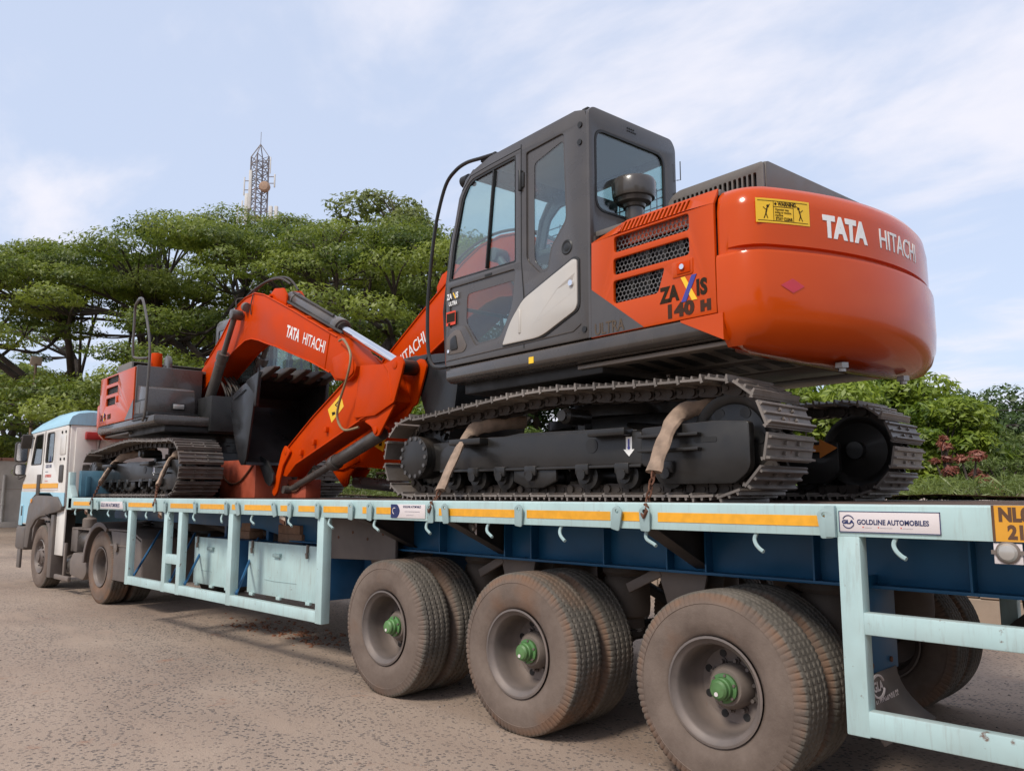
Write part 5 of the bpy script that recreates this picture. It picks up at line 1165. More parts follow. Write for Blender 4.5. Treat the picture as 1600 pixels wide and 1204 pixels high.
def strap(pts, k0, lab, chain_to):
    """padded sleeve over the track frame, rusty chain down to the rail bracket"""
    o = thing('tie_down_strap', lab, 'strap', pts[-1], 0, 'tie-down straps over the tracks')
    inv = Matrix.Translation(-Vector(pts[-1]))
    P = smooth_path(pts, 5); n = len(P); m = MB(); v = []; f = []; K = 10
    for i, p in enumerate(P):
        t = (P[min(i + 1, n - 1)] - P[max(i - 1, 0)]).normalized(); sx = t.cross(Vector((0, 1, .4))).normalized(); nz = sx.cross(t)
        wv = .052 * (1 + .10 * math.sin(i * 1.7)) ; th = .026
        for j in range(K):
            a = 2 * math.pi * j / K; v.append(p + sx * (wv * math.cos(a)) + nz * (th * math.sin(a) * (1 + .15 * math.sin(i * 2.3 + j))))
    for i in range(n - 1):
        for j in range(K): f.append((i * K + j, i * K + (j + 1) % K, (i + 1) * K + (j + 1) % K, (i + 1) * K + j))
    f.append(tuple(range(K))); f.append(tuple(range((n - 1) * K, n * K)))
    m.add(v, f); s = m.build('sleeve', 'sleeve', o); s.matrix_parent_inverse = inv
    a = Vector(pts[-1]); b = Vector(chain_to); ln = (b - a).length; k = max(3, int(ln / .045)); d = (b - a) / k
    for i in range(k):
        c = a + d * (i + .5); m = MB(); u = d.normalized(); sd = u.cross(Vector((0, 1, 0)) if i % 2 else Vector((1, 0, 0))).normalized()
        m.tube([c + u * (.030 * math.cos(q)) + sd * (.016 * math.sin(q)) for q in [z * math.pi / 5 for z in range(11)]], .0065, 5, False); e = m.build('chain_link', 'chain_rust', o); e.matrix_parent_inverse = inv
    m = MB(); m.tube([b + Vector((0, 0, .04)), b + Vector((.02, -.012, 0)), b + Vector((0, -.02, -.03)), b + Vector((-.02, -.005, -.01))], .011, 6); e = m.build('hook', 'chain_rust', o); e.matrix_parent_inverse = inv
strap([(-4.30, 4.45, 2.02), (-4.45, 4.20, 1.985), (-4.53, 4.08, 1.93), (-4.50, 3.92, 1.76), (-4.46, 3.74, 1.50)], 0, 'grey brown strap over the right excavator track beside its round bolted sprocket cover', (-4.43, 3.635, 1.385))
strap([(-2.45, 4.45, 2.02), (-2.58, 4.22, 1.99), (-2.68, 4.07, 1.94), (-2.70, 3.94, 1.78), (-2.705, 3.84, 1.60)], 0, 'wide padded strap over the right excavator track just left of its idler wheel', (-2.62, 3.635, 1.385))
strap([(-11.35, 4.45, 2.08), (-11.68, 4.25, 2.02), (-11.82, 4.10, 1.93), (-11.72, 3.95, 1.76), (-11.62, 3.84, 1.62)], 0, 'strap over the near track of the left excavator beside its sprocket at the front', (-11.26, 3.635, 1.385))
strap([(-9.55, 4.45, 2.02), (-9.80, 4.22, 1.98), (-9.90, 4.08, 1.92), (-9.80, 3.95, 1.76), (-9.68, 3.83, 1.57)], 0, 'strap over the near track of the left excavator close to the striped idler end', (-9.23, 3.635, 1.385))
# ------------------------------------------------------------------ tractor truck
TK = thing('tractor_truck', 'white and pale blue tractor truck hauling the flatbed trailer', 'truck', (-13.4, 5.1, 0))
TK_INV = Matrix.Translation((13.4, -5.1, 0))
def kp(name, m, mt, bevel=0, **k):
    o = m.build(name, mt, TK, bevel=bevel, **k); o.matrix_parent_inverse = TK_INV; return o
def kplate(name, mt, outl, holes, t, f, bevel=0):
    o = plate(name, mt, outl, holes, t, f, bevel, TK); o.matrix_parent_inverse = TK_INV; return o
CY0, CY1 = 4.02, 6.18
# cab side with windows: windscreen leans back at the top
side = rpoly([(-15.98, .98), (-15.98, 1.60), (-15.62, 2.52), (-13.70, 2.56), (-13.68, 1.30), (-13.95, 1.28), (-14.02, 1.36), (-14.35, 1.50), (-15.15, 1.50), (-15.42, 1.36), (-15.52, .98)], [.04, .12, .08, .10, .03, .02, .06, .08, .08, .06, .03], 4)
wq = rpoly([(-14.78, 1.98), (-14.74, 2.47), (-14.36, 2.47), (-14.36, 1.98)], .06, 4)
wd = rpoly([(-15.56, 1.96), (-15.36, 2.46), (-14.95, 2.47), (-14.97, 1.96)], .05, 4)
for y, s in ((CY0, 1), (CY1, -1)):
    f = lambda a, b, c, y=y, s=s: (a, y + s * .015 + c, b)
    o = kplate('cab_side', 'truck_white', side, [wq, wd], .03, f, .006)
    for w_ in (wq, wd): plate('window_pane', 'glass_truck', w_, (), .006, lambda a, b, c, y=y, s=s: (a, y + s * .018 + c, b), 0, o)
    for w_ in (wq, wd):
        inn = [(a + (sum(p[0] for p in w_) / len(w_) - a) * .09, b + (sum(p[1] for p in w_) / len(w_) - b) * .07) for a, b in w_]
        plate('window_rubber', 'rubber_black', w_, [inn], .006, lambda a, b, c, y=y, s=s: (a, y - s * .001 + c, b), 0, o)
    m = MB(); m.prism([(-15.985, 1.0), (-15.985, 1.52), (-13.675, 1.50), (-13.675, 1.30), (-13.95, 1.28), (-14.05, 1.40), (-14.4, 1.50), (-15.1, 1.50), (-15.45, 1.38), (-15.52, 1.0)], y - s * .004, y + s * .002); m.build('blue_lower_panel', 'truck_blue', o)
    m = MB(); m.bx(-15.93, -14.02, y - s * .007, y - s * .003, 1.575, 1.65); m.build('yellow_band', 'tape_yellow', o)
    m = MB(); m.bx(-15.93, -14.02, y - s * .006, y - s * .003, 1.545, 1.560); m.build('yellow_line', 'sign_white', o)
    m = MB(); m.tube([(-14.88, y - s * .002, 1.55), (-14.86, y - s * .002, 2.0), (-14.84, y - s * .002, 2.50)], .006, 5); m.tube([(-15.90, y - s * .002, 1.70), (-15.60, y - s * .002, 2.49)], .006, 5); m.build('door_seam', 'trim_dark', o)
    m = MB(); m.bx(-15.10, -14.93, y - s * .02, y + s * .0, 1.42, 1.80); m.build('door_handle', 'rubber_black', o, bevel=.02)
    # round sleeper corner and rear pillar detail
    m = MB()
    for z in (2.44, 2.02):
        for x in (-13.98, -13.80): m.cyl((x, y - s * .012, z), (x, y, z), .022, n=10)
    for x in (-13.98, -13.84):
        for z in (1.16, 1.05): m.cyl((x - .45, y - s * .03, z), (x - .45, y, z), .018, n=8)
    m.build('bolt', 'black', o)
    m = MB(); m.prism(rpoly([(-14.02, 2.09), (-13.76, 2.09), (-13.76, 2.40), (-14.02, 2.40)], .02, 3), y - s * .012, y); m.build('pillar_panel', 'truck_white', o, bevel=.004)
    m = MB(); m.prism(rpoly([(-14.00, 1.66), (-13.80, 1.66), (-13.80, 1.93), (-14.0, 1.93)], .04, 3), y - s * .012, y); m.build('air_vent', 'rubber_black', o, bevel=.004)
    if s > 0:
        for k, (t_, sz, mt) in enumerate((('GOLD LINE', .075, 'sign_navy'), ('-----------', .05, 'sign_navy'), ('AUTOMOBILES', .06, 'decal_red'), ('-----------', .055, 'decal_red'))):
            text('door_lettering', mt, t_, sz, lambda x, yy, z, k=k: (-14.72 + x, y - .003 - z * .3, 1.90 - .075 * k + yy), o, ex=.0006, bold=.0015, sx=.8)
        m = MB(); m.prism([(-14.55, 2.0 - .02), (-14.45, 1.98), (-14.47, 2.06), (-14.50, 2.09), (-14.53, 2.06)], y - .004, y - .001); m.build('door_emblem', 'sign_navy', o)
m = MB(); m.bx(-13.72, -13.68, CY0 + .03, CY1 - .03, 1.25, 2.55); rw_ = kp('cab_rear', m, 'truck_white', .02)
for ya in (CY0 + .10, CY1 - .4): MB().bx(-13.68, -13.655, ya, ya + .3, 1.30, 2.50).build('rear_rib', 'truck_white', rw_, bevel=.01)
m = MB(); m.bx(-13.655, -13.58, CY0 + .22, CY0 + .92, 2.32, 2.44); m.build('rear_lamp_bar', 'lens_red', rw_, bevel=.015)
m = MB(); m.tube([(-13.65, CY0 + .45, 2.32), (-13.64, CY0 + .43, 2.15), (-13.65, CY0 + .44, 2.0)], .008, 5); m.build('lamp_cable', 'rubber_black', rw_)
# roof with domed blue cap
m = MB(); prof = [(-15.74, 2.50), (-15.60, 2.62), (-15.2, 2.72), (-14.6, 2.79), (-13.9, 2.80), (-13.66, 2.75), (-13.66, 2.545), (-15.62, 2.50)]
v = []; f = []; K = len(prof)
rings = [(CY0 - .01, .0), (CY0 + .03, .55), (CY0 + .12, .85), (CY0 + .30, 1.0), (CY1 - .30, 1.0), (CY1 - .12, .85), (CY1 - .03, .55), (CY1 + .01, 0)]
for y, s in rings:
    for i, (x, z) in enumerate(prof):
        zb = 2.50 + (x + 15.62) * .023
        v.append((x + (.10 * (1 - s) if i < 2 else 0), y, zb + .03 + (z - zb - .03) * s if i < 6 else zb))
for j in range(len(rings) - 1):
    for i in range(K): f.append((j * K + i, j * K + (i + 1) % K, (j + 1) * K + (i + 1) % K, (j + 1) * K + i))
f.append(tuple(range(K))); f.append(tuple(range((len(rings) - 1) * K, len(rings) * K)))
m.add(v, f); kp('cab_roof', m, 'truck_blue', ang=50)
# front: windscreen, grille panel, visor, bumper
m = MB(); m.add([(-15.94, CY0 + .04, 1.66), (-15.94, CY1 - .04, 1.66), (-15.63, CY1 - .04, 2.48), (-15.63, CY0 + .04, 2.48)], [(0, 1, 2, 3)]); kp('windscreen', m, 'glass_truck')
m = MB(); m.prism(rpoly([(-16.03, .95), (-15.95, .95), (-15.93, 1.66), (-16.0, 1.64), (-16.04, 1.50)], .02, 3), CY0 + .01, CY1 - .01); fp_ = kp('front_panel', m, 'truck_blue', .02)
for k in range(5):
    m = MB(); m.bx(-16.05, -16.02, CY0 + .06, CY1 - .06, 1.08 + .10 * k, 1.13 + .10 * k); m.build('grille_bar', 'trim_dark', fp_)
m = MB(); m.bx(-16.10, -15.60, CY0 - .02, CY1 + .02, .55, .95); kp('bumper', m, 'trim_dark', .05)
m = MB(); m.bx(-15.95, -15.78, CY0 - .01, CY0 + .03, .25, .56); kp('mud_guard', m, 'trim_dark', .01)
m = MB(); m.prism([(-16.0, .96), (-15.78, .96), (-15.78, 1.30), (-15.96, 1.30)], CY0 - .014, CY0 - .004); o = kp('corner_lamp', m, 'truck_blue', .004)
m = MB(); m.bx(-15.86, -15.80, CY0 - .02, CY0 - .012, 1.12, 1.28); m.build('lamp_slot', 'rubber_black', o)
# wheel arch over the front wheel
pts_o = [(-15.52, .60), (-15.50, 1.0), (-15.42, 1.28), (-15.25, 1.42), (-15.05, 1.46), (-13.95, 1.44), (-13.72, 1.30), (-13.72, 1.24), (-14.0, 1.20), (-14.22, 1.18), (-14.48, 1.14), (-14.75, 1.12), (-15.0, 1.06), (-15.22, .92), (-15.32, .60)]
m = MB(); m.prism(pts_o, CY0 - .03, CY0 + .32); ar_ = kp('wheel_arch', m, 'trim_dark', .015)
m = MB(); m.cyl((-15.25, CY0 - .04, 1.37), (-15.25, CY0 - .03, 1.37), .035, n=12); m.build('side_repeater', 'lens_amber', ar_)
m = MB(); m.prism([(-15.20, .70), (-15.10, .95), (-14.90, 1.08), (-14.60, 1.08), (-14.38, .95), (-14.30, .70), (-14.27, .20), (-14.22, .20), (-14.24, .80), (-14.32, 1.05), (-14.5, 1.16), (-14.9, 1.16), (-15.2, 1.02)], CY0 + .0, CY0 + .30); kp('inner_fender', m, 'fender', .006)
m = MB(); m.bx(-14.24, -14.10, CY0 - .005, CY0 + .31, .20, 1.16); kp('splash_panel', m, 'trim_dark', .01)
m = MB(); m.bx(-14.08, -13.70, CY0 + .03, CY0 + .06, .55, 1.28); kp('side_skirt', m, 'truck_white', .01)
# interior block so the cab is not hollow
m = MB(); m.bx(-15.3, -14.9, 4.25, 4.75, 1.5, 1.75); m.bx(-14.95, -14.82, 4.25, 4.75, 1.6, 2.25); m.bx(-15.85, -13.75, 4.08, 6.12, 1.40, 1.44); kp('cab_seat', m, 'seat_fabric', .03)
# mirrors on their arm
m = MB(); m.tube(smooth_path([(-15.45, 4.02, 2.42), (-15.75, 3.90, 2.44), (-16.02, 3.98, 2.36), (-16.06, 4.0, 2.25)], 4), .014, 6); m.tube(smooth_path([(-15.80, 4.02, 1.80), (-15.95, 3.95, 1.74), (-16.06, 3.96, 1.80), (-16.08, 3.98, 1.9)], 4), .014, 6)
ma = kp('mirror_arm', m, 'rubber_black')
for z0, z1 in ((2.03, 2.38), (1.80, 2.0)):
    m = MB(); m.prism(rpoly([(3.90, z0), (4.09, z0), (4.09, z1), (3.90, z1)], .05, 4), -16.14, -16.06, 'x'); h_ = m.build('mirror_housing', 'rubber_black', ma, bevel=.01)
    m = MB(); m.prism(rpoly([(3.915, z0 + .02), (4.075, z0 + .02), (4.075, z1 - .02), (3.915, z1 - .02)], .04, 4), -16.058, -16.052, 'x'); m.build('mirror_glass', 'chrome', ma)
m = MB(); m.box((-15.55, 3.93, 2.36), (.05, .16, .24), ry=.3); kp('kerb_mirror', m, 'rubber_black', .015)
# chassis, tanks, rear axle and fenders
m = MB()
for y in (4.72, 5.40): m.bx(-15.6, -10.6, y, y + .07, .72, .98)
for x in (-15.0, -13.8, -12.6, -11.0): m.bx(x, x + .08, 4.72, 5.47, .76, .94)
kp('chassis_frame', m, 'dark_chassis', .006)
m = MB(); m.bx(-13.6, -12.35, 4.15, 4.75, .955, .97); kp('cat_walk', m, 'dust_metal', .003)
m = MB(); m.cyl((-13.35, 4.30, .80), (-12.40, 4.30, .80), .155, n=24); at = kp('air_tank', m, 'cyl_grey', .03)
m = MB(); m.cyl((-13.0, 4.30, .80), (-12.96, 4.30, .80), .162, n=24); m.cyl((-12.7, 4.30, .80), (-12.66, 4.30, .80), .162, n=24); m.build('tank_strap', 'dust_metal', at)
m = MB(); m.bx(-13.68, -13.40, 4.16, 4.55, .62, .98); kp('battery_tray', m, 'fender', .01)
m = MB(); m.lathe([(0, 0), (.10, .0), (.155, .05), (.16, .28), (.10, .36), (0, .36)], (-13.75, 4.20, .42), (.9, .2, 0), 20); kp('filter_canister', m, 'cyl_grey')
m = MB(); m.prism(rpoly([(-13.30, .30), (-12.72, .26), (-12.60, .35), (-12.60, .62), (-13.20, .63), (-13.32, .52)], .05, 4), 4.05, 4.45); kp('fuel_tank', m, 'dust_metal', .02)
m = MB(); m.bx(-13.95, -13.30, 4.03, 4.08, .20, .27); m.bx(-13.6, -13.54, 4.04, 4.08, .25, .75); kp('under_run_bar', m, 'dust_metal', .01)
m = MB(); m.lathe([(0, 0), (.10, 0), (.10, .12), (.08, .14), (.04, .15), (.04, .2), (0, .2)], (-13.50, 4.35, .98), (0, 0, 1), 18); kp('reservoir', m, 'dust_metal')
for i, (x, y) in enumerate(((-12.75, 4.75), (-11.75, 4.55))):
    m = MB(); m.tube([(x + .075 * math.cos(t * .55), y + .075 * math.sin(t * .55), .97 + .0038 * t) for t in range(84)], .010, 5); kp('coiled_air_hose', m, 'rubber_black')
m = MB(); m.cyl((-12.35, 4.6, .98), (-11.95, 4.8, 1.25), .02, n=8); kp('hose_stand', m, 'dust_metal')
# rear fender: three-quarter hoop with flat side
oa = arc(-12.02, .50, .60, 178, 60, 14) + [(-10.9, 1.02), (-10.55, .92), (-10.45, .36)]
ia = [(-10.49, .36), (-10.58, .88), (-10.92, .98)] + arc(-12.02, .50, .565, 60, 178, 14)
m = MB(); m.prism(oa + ia, 4.02, 4.72); fe = kp('rear_fender', m, 'fender', .004)
m = MB(); m.prism(arc(-12.02, .50, .60, 178, 60, 14) + arc(-12.02, .50, .535, 60, 178, 14), 3.995, 4.02); m.build('fender_edge', 'fender', fe, bevel=.004)
m = MB(); m.prism([(-11.47, .36), (-10.47, .36), (-10.56, .90), (-10.92, 1.0), (-11.62, 1.0), (-11.47, .70)], 4.02, 4.035); m.build('fender_side', 'fender', fe, bevel=.004)
m = MB(); m.lathe([(0, .0), (.05, .0), (.06, .03), (.0, .04)], (-11.35, 4.02, .78), (0, -1, 0), 14); m.bx(-11.6, -10.95, 4.01, 4.02, .80, .82); m.build('fender_lamp', 'dust_metal', fe)
m = MB(); m.cyl((-10.9, 4.7, .55), (-10.9, 5.5, .55), .06, n=10); m.bx(-11.9, -10.5, 4.6, 5.6, 1.0, 1.14); kp('fifth_wheel', m, 'dark_chassis', .02)
def truck_wheel(x, y, flip, rimmat, dish, steer):
    w_ = bpy.data.objects.new('wheel', None); COL.objects.link(w_); w_.parent = TK; w_.matrix_parent_inverse = TK_INV; w_.location = (x, y, .490); w_.empty_display_size = .1
    tyre_at(0, 0, 0, flip, 'tyre_muddy' if not steer else 'tyre_plain', rnd.uniform(0, 6), w_)
    if steer:
        m = MB(); m.lathe([(.268, -.12), (.258, -.132), (.245, -.118), (.21, -.06), (.17, -.05), (.15, -.09), (.11, -.13), (.09, -.135), (.085, -.155), (0, -.16)], (0, 0, 0), (0, 1 if not flip else -1, 0), 40); m.build('rim', 'rim_grey', w_, ang=40)
        for k in range(10):
            a = R(36 * k); sgn = -1 if not flip else 1; m = MB(); m.cyl((.15 * math.cos(a), sgn * .06, .15 * math.sin(a)), (.15 * math.cos(a), sgn * .125, .15 * math.sin(a)), .014, n=6); m.build('wheel_nut', 'rim_grey', w_)
    else:
        link('rim', RIM_D, 'rim_grey', w_, (0, 0, 0), (0, 0, math.pi if flip else 0))
        if y < 4.3:
            m = MB(); m.lathe([(.118, .09), (.112, .0), (.09, -.03), (.0, -.035)], (0, 0, 0), (0, 1, 0), 24); m.build('hub_drum', 'rim_grey', w_); hand_holes(w_, .085, 0, 0, 0)
    return w_
truck_wheel(-14.78, 4.17, False, 'rim_grey', 0, True); truck_wheel(-14.78, 6.03, True, 'rim_grey', 0, True)
truck_wheel(-12.02, 4.17, False, 'rim_grey', 0, False); truck_wheel(-12.02, 4.49, True, 'rim_grey', 0, False)
truck_wheel(-12.02, 6.03, True, 'rim_grey', 0, False); truck_wheel(-12.02, 5.71, False, 'rim_grey', 0, False)
m = MB(); m.cyl((-12.02, 4.2, .49), (-12.02, 6.0, .49), .09, n=14); m.cyl((-14.78, 4.2, .49), (-14.78, 6.0, .49), .07, n=14); m.lathe([(0, -.2), (.16, -.15), (.2, 0), (.16, .15), (0, .2)], (-12.02, 5.1, .49), (1, 0, 0), 18); kp('axle', m, 'dark_chassis')
# ------------------------------------------------------------------ walls, poles, tower, trees and plants
import numpy as np
mat('plaster', (0.55, 0.50, 0.45), .9, var=.2, vscale=1.2, dust=.4, dustcol=(.22, .17, .14), dscale=.8, bump=.3, bscale=8)
mat('wall_stone', (0.36, 0.29, 0.225), .9, var=.22, vscale=2.5, dust=.4, dustcol=(.27, .18, .13), dscale=1.5, bump=.3, bscale=14)
mat('coping_red', (0.27, 0.13, 0.09), .85, var=.25, vscale=3)
mat('pvc', (0.62, 0.58, 0.53), .5, var=.06)
mat('soil', (0.16, 0.10, 0.065), .95, var=.3, vscale=2, dust=.4)
mat('tower_steel', (0.22, 0.20, 0.20), .6, var=.2)
mat('tower_red', (0.22, 0.12, 0.10), .6, var=.2)
mat('antenna', (0.55, 0.53, 0.50), .6, var=.1)
mat('dish_brown', (0.33, 0.21, 0.14), .7, var=.15)
mat('bark', (0.060, 0.046, 0.038), .9, var=.35, vscale=3, bump=.6, bscale=10)
mat('pole_rust', (0.22, 0.15, 0.10), .75, var=.3)
def leaf_mat(name, a, b, trans=.35):
    m = bpy.data.materials.new(name); MAT[name] = m
    m.use_nodes = True; t = m.node_tree; n = t.nodes; l = t.links; n.clear()
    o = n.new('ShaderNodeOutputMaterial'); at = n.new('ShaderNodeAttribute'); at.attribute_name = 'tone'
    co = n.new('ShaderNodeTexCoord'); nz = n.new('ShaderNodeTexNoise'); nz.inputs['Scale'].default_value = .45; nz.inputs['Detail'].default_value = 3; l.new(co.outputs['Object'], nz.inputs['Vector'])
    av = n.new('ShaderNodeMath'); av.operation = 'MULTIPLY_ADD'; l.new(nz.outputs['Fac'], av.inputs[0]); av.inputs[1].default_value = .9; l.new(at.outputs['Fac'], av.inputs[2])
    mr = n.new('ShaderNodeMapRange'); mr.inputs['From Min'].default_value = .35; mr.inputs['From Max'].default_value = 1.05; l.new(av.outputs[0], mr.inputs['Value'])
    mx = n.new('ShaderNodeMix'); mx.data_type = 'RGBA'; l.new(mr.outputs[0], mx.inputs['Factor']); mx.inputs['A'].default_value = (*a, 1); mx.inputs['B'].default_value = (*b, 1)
    df = n.new('ShaderNodeBsdfDiffuse'); tr = n.new('ShaderNodeBsdfTranslucent'); gl = n.new('ShaderNodeBsdfGlossy'); gl.inputs['Roughness'].default_value = .5
    l.new(mx.outputs['Result'], df.inputs[0]); l.new(mx.outputs['Result'], tr.inputs[0])
    s1 = n.new('ShaderNodeMixShader'); s1.inputs[0].default_value = trans; l.new(df.outputs[0], s1.inputs[1]); l.new(tr.outputs[0], s1.inputs[2])
    s2 = n.new('ShaderNodeMixShader'); s2.inputs[0].default_value = .04; l.new(s1.outputs[0], s2.inputs[1]); l.new(gl.outputs[0], s2.inputs[2])
    l.new(s2.outputs[0], o.inputs[0])
leaf_mat('leaf_rain', (.062, .108, .011), (.255, .305, .040), .48)
leaf_mat('leaf_pale', (.090, .120, .026), (.255, .290, .080), .45)
leaf_mat('leaf_bright', (.085, .150, .012), (.300, .380, .040), .45)
leaf_mat('leaf_dark', (.026, .056, .014), (.095, .150, .036))
leaf_mat('leaf_grass', (.070, .110, .020), (.200, .260, .060), .4)
leaf_mat('leaf_red', (.22, .060, .040), (.42, .17, .11), .4)

def leaves_mesh(name, P, Nrm, size, asp, tone, rs, droop=.25):
    """many small folded leaf sprays: P centres, Nrm facing; every spray is a kite of four points"""
    n = len(P); up = Nrm / np.linalg.norm(Nrm, axis=1, keepdims=True)
    r = rs.normal(size=(n, 3)); t = r - up * (r * up).sum(1, keepdims=True); t /= np.linalg.norm(t, axis=1, keepdims=True); b = np.cross(up, t)
    s = size * rs.uniform(.6, 1.35, (n, 1)); wv = s * asp * rs.uniform(.7, 1.3, (n, 1))
    v = np.empty((n, 4, 3)); v[:, 0] = P - t * s * .5; v[:, 1] = P + b * wv * .5 - up * wv * droop; v[:, 2] = P + t * s * .5 - up * s * droop; v[:, 3] = P - b * wv * .5 - up * wv * droop
    me = bpy.data.meshes.new(name); me.vertices.add(n * 4); me.vertices.foreach_set('co', v.reshape(-1).astype(np.float32))
    me.loops.add(n * 4); me.loops.foreach_set('vertex_index', np.arange(n * 4, dtype=np.int32)); me.polygons.add(n)
    me.polygons.foreach_set('loop_start', np.arange(0, n * 4, 4, dtype=np.int32)); me.polygons.foreach_set('loop_total', np.full(n, 4, dtype=np.int32))
    me.update(calc_edges=True)
    a = me.attributes.new('tone', 'FLOAT', 'POINT'); a.data.foreach_set('value', np.repeat(tone, 4).astype(np.float32))
    return me
def pad_points(rs, c, rx, rz, n, flat=True):
    """points in a lens-shaped clump, crowded at its upper skin"""
    d = rs.normal(size=(n, 3)); d /= np.linalg.norm(d, axis=1, keepdims=True)
    if flat: d[:, 2] = np.where(d[:, 2] < 0, d[:, 2] * .35, d[:, 2])
    k = rs.uniform(.55, 1.06, (n, 1)) ** .7
    ang = np.arctan2(d[:, 1], d[:, 0]); ph = rs.uniform(0, 6.28, 3); lob = 1 + .16 * np.sin(3 * ang + ph[0]) + .12 * np.sin(5 * ang + ph[1]) + .08 * np.sin(9 * ang + ph[2])
    p = d * k; p[:, :2] *= (rx * lob)[:, None]; p[:, 2] *= rz
    nr = d.copy(); nr[:, 2] = np.abs(nr[:, 2]) + .55; nr += rs.normal(scale=.45, size=(n, 3))
    return p + np.array(c), nr
def limb(m, pts, r0, r1, n=7):
    P = smooth_path(pts, 5); k = len(P); m.tube(P, [r0 + (r1 - r0) * (i / (k - 1)) ** .8 for i in range(k)], n, False)
def rain_tree(label, base, Rr, Ht, low, npad, seed, leaf='leaf_rain', pad_r=(1.5, 2.7), per=1500, size=.30, trunk_r=.55, group='spreading trees behind the truck', name='rain_tree', flat=True, asp=.42, rzf=.30, fork=.30, inner=.38):
    rs = np.random.RandomState(seed); o = thing(name, label, 'tree', base, 0, group)
    pads = []
    for i in range(npad):
        r = Rr * math.sqrt(rs.uniform(0, 1)); a = rs.uniform(0, 6.283) if i > 10 else i * .628
        top = Ht * (1 - .34 * (r / Rr) ** 2)
        z = top - abs(rs.normal(0, .35)) if rs.uniform() > inner else rs.uniform(low, max(low + .5, top - 1.5))
        pr = rs.uniform(*pad_r) * (1 - .25 * r / Rr)
        pads.append((r * math.cos(a), r * math.sin(a), z - pr * rzf, pr))
    PP = []; NN = []; TT = []
    for x, y, z, pr in pads:
        n = int(per * (pr / 2.1) ** 2); p, q = pad_points(rs, (x, y, z), pr, pr * rzf, n, flat)
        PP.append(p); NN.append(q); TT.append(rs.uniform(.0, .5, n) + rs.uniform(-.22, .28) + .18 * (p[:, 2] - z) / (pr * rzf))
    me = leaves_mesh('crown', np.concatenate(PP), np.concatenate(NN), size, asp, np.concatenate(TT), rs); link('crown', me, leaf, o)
    m = MB(); fz = Ht * fork; limb(m, [(0, 0, -.2), (.1, .05, fz * .5), (0, 0, fz)], trunk_r, trunk_r * .75, 10)
    nl = 7; mains = []
    for k in range(nl):
        a = 6.283 * k / nl + rs.uniform(-.3, .3); rr = Rr * rs.uniform(.35, .5); zz = Ht * rs.uniform(.56, .68)
        pts = [(0, 0, fz * .9), (rr * .35 * math.cos(a), rr * .35 * math.sin(a), fz + (zz - fz) * .45), (rr * math.cos(a + .1), rr * math.sin(a + .1), zz)]
        limb(m, pts, trunk_r * .5, trunk_r * .22); mains.append(pts[-1]); mains.append(tuple((Vector(pts[1]) + Vector(pts[2])) / 2))
    for x, y, z, pr in pads:
        q = min(mains, key=lambda p: (p[0] - x) ** 2 + (p[1] - y) ** 2 + .5 * (p[2] - z) ** 2); mid = ((q[0] + x) / 2 + rs.normal(0, .3), (q[1] + y) / 2 + rs.normal(0, .3), min(z, (q[2] + z) / 2 + .2))
        limb(m, [q, mid, (x, y, z)], trunk_r * .17, .03, 5)
        for k in range(4):
            a = rs.uniform(0, 6.283); limb(m, [mid, ((mid[0] + x) / 2 + pr * .3 * math.cos(a), (mid[1] + y) / 2 + pr * .3 * math.sin(a), z - .1), (x + pr * .75 * math.cos(a), y + pr * .75 * math.sin(a), z + .1)], .05, .012, 4)
    m.build('trunk', 'bark', o, ang=60)
    return o
def at_px(px, d):
    """ground point seen in direction px of the survey picture (1600 wide) at distance d"""
    t = (px - 800) / 1281.0; q = d * 1.41421; return ((t * q - q) / 2, (t * q + q) / 2, 0)
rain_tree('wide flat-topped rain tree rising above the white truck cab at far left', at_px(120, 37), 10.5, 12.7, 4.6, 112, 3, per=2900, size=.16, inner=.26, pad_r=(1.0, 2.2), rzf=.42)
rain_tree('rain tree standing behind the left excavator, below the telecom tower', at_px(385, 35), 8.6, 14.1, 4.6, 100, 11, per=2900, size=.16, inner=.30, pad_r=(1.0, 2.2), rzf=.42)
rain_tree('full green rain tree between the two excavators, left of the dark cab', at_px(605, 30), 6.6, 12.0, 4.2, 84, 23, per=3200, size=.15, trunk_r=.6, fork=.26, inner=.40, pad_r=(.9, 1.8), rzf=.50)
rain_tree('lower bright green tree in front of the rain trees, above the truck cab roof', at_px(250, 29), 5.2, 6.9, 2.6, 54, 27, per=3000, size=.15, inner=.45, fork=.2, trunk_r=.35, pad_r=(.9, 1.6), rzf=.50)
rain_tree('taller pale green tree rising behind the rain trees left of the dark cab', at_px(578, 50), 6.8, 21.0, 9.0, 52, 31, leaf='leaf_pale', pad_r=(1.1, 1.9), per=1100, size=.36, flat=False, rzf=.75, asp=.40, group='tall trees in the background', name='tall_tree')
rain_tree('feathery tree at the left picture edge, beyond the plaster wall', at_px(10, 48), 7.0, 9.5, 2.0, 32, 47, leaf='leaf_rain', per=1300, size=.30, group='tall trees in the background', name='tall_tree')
rain_tree('broad tree across the yard, seen only as a reflection in the orange paint', (17.0, -13.0, 0), 7.0, 8.5, 2.5, 34, 61, per=900, size=.36, group='trees across the yard', name='yard_tree')
rain_tree('second tree across the yard, mirrored low in the counterweight', (28.0, 1.0, 0), 6.0, 7.5, 1.5, 30, 67, per=900, size=.36, group='trees across the yard', name='yard_tree')

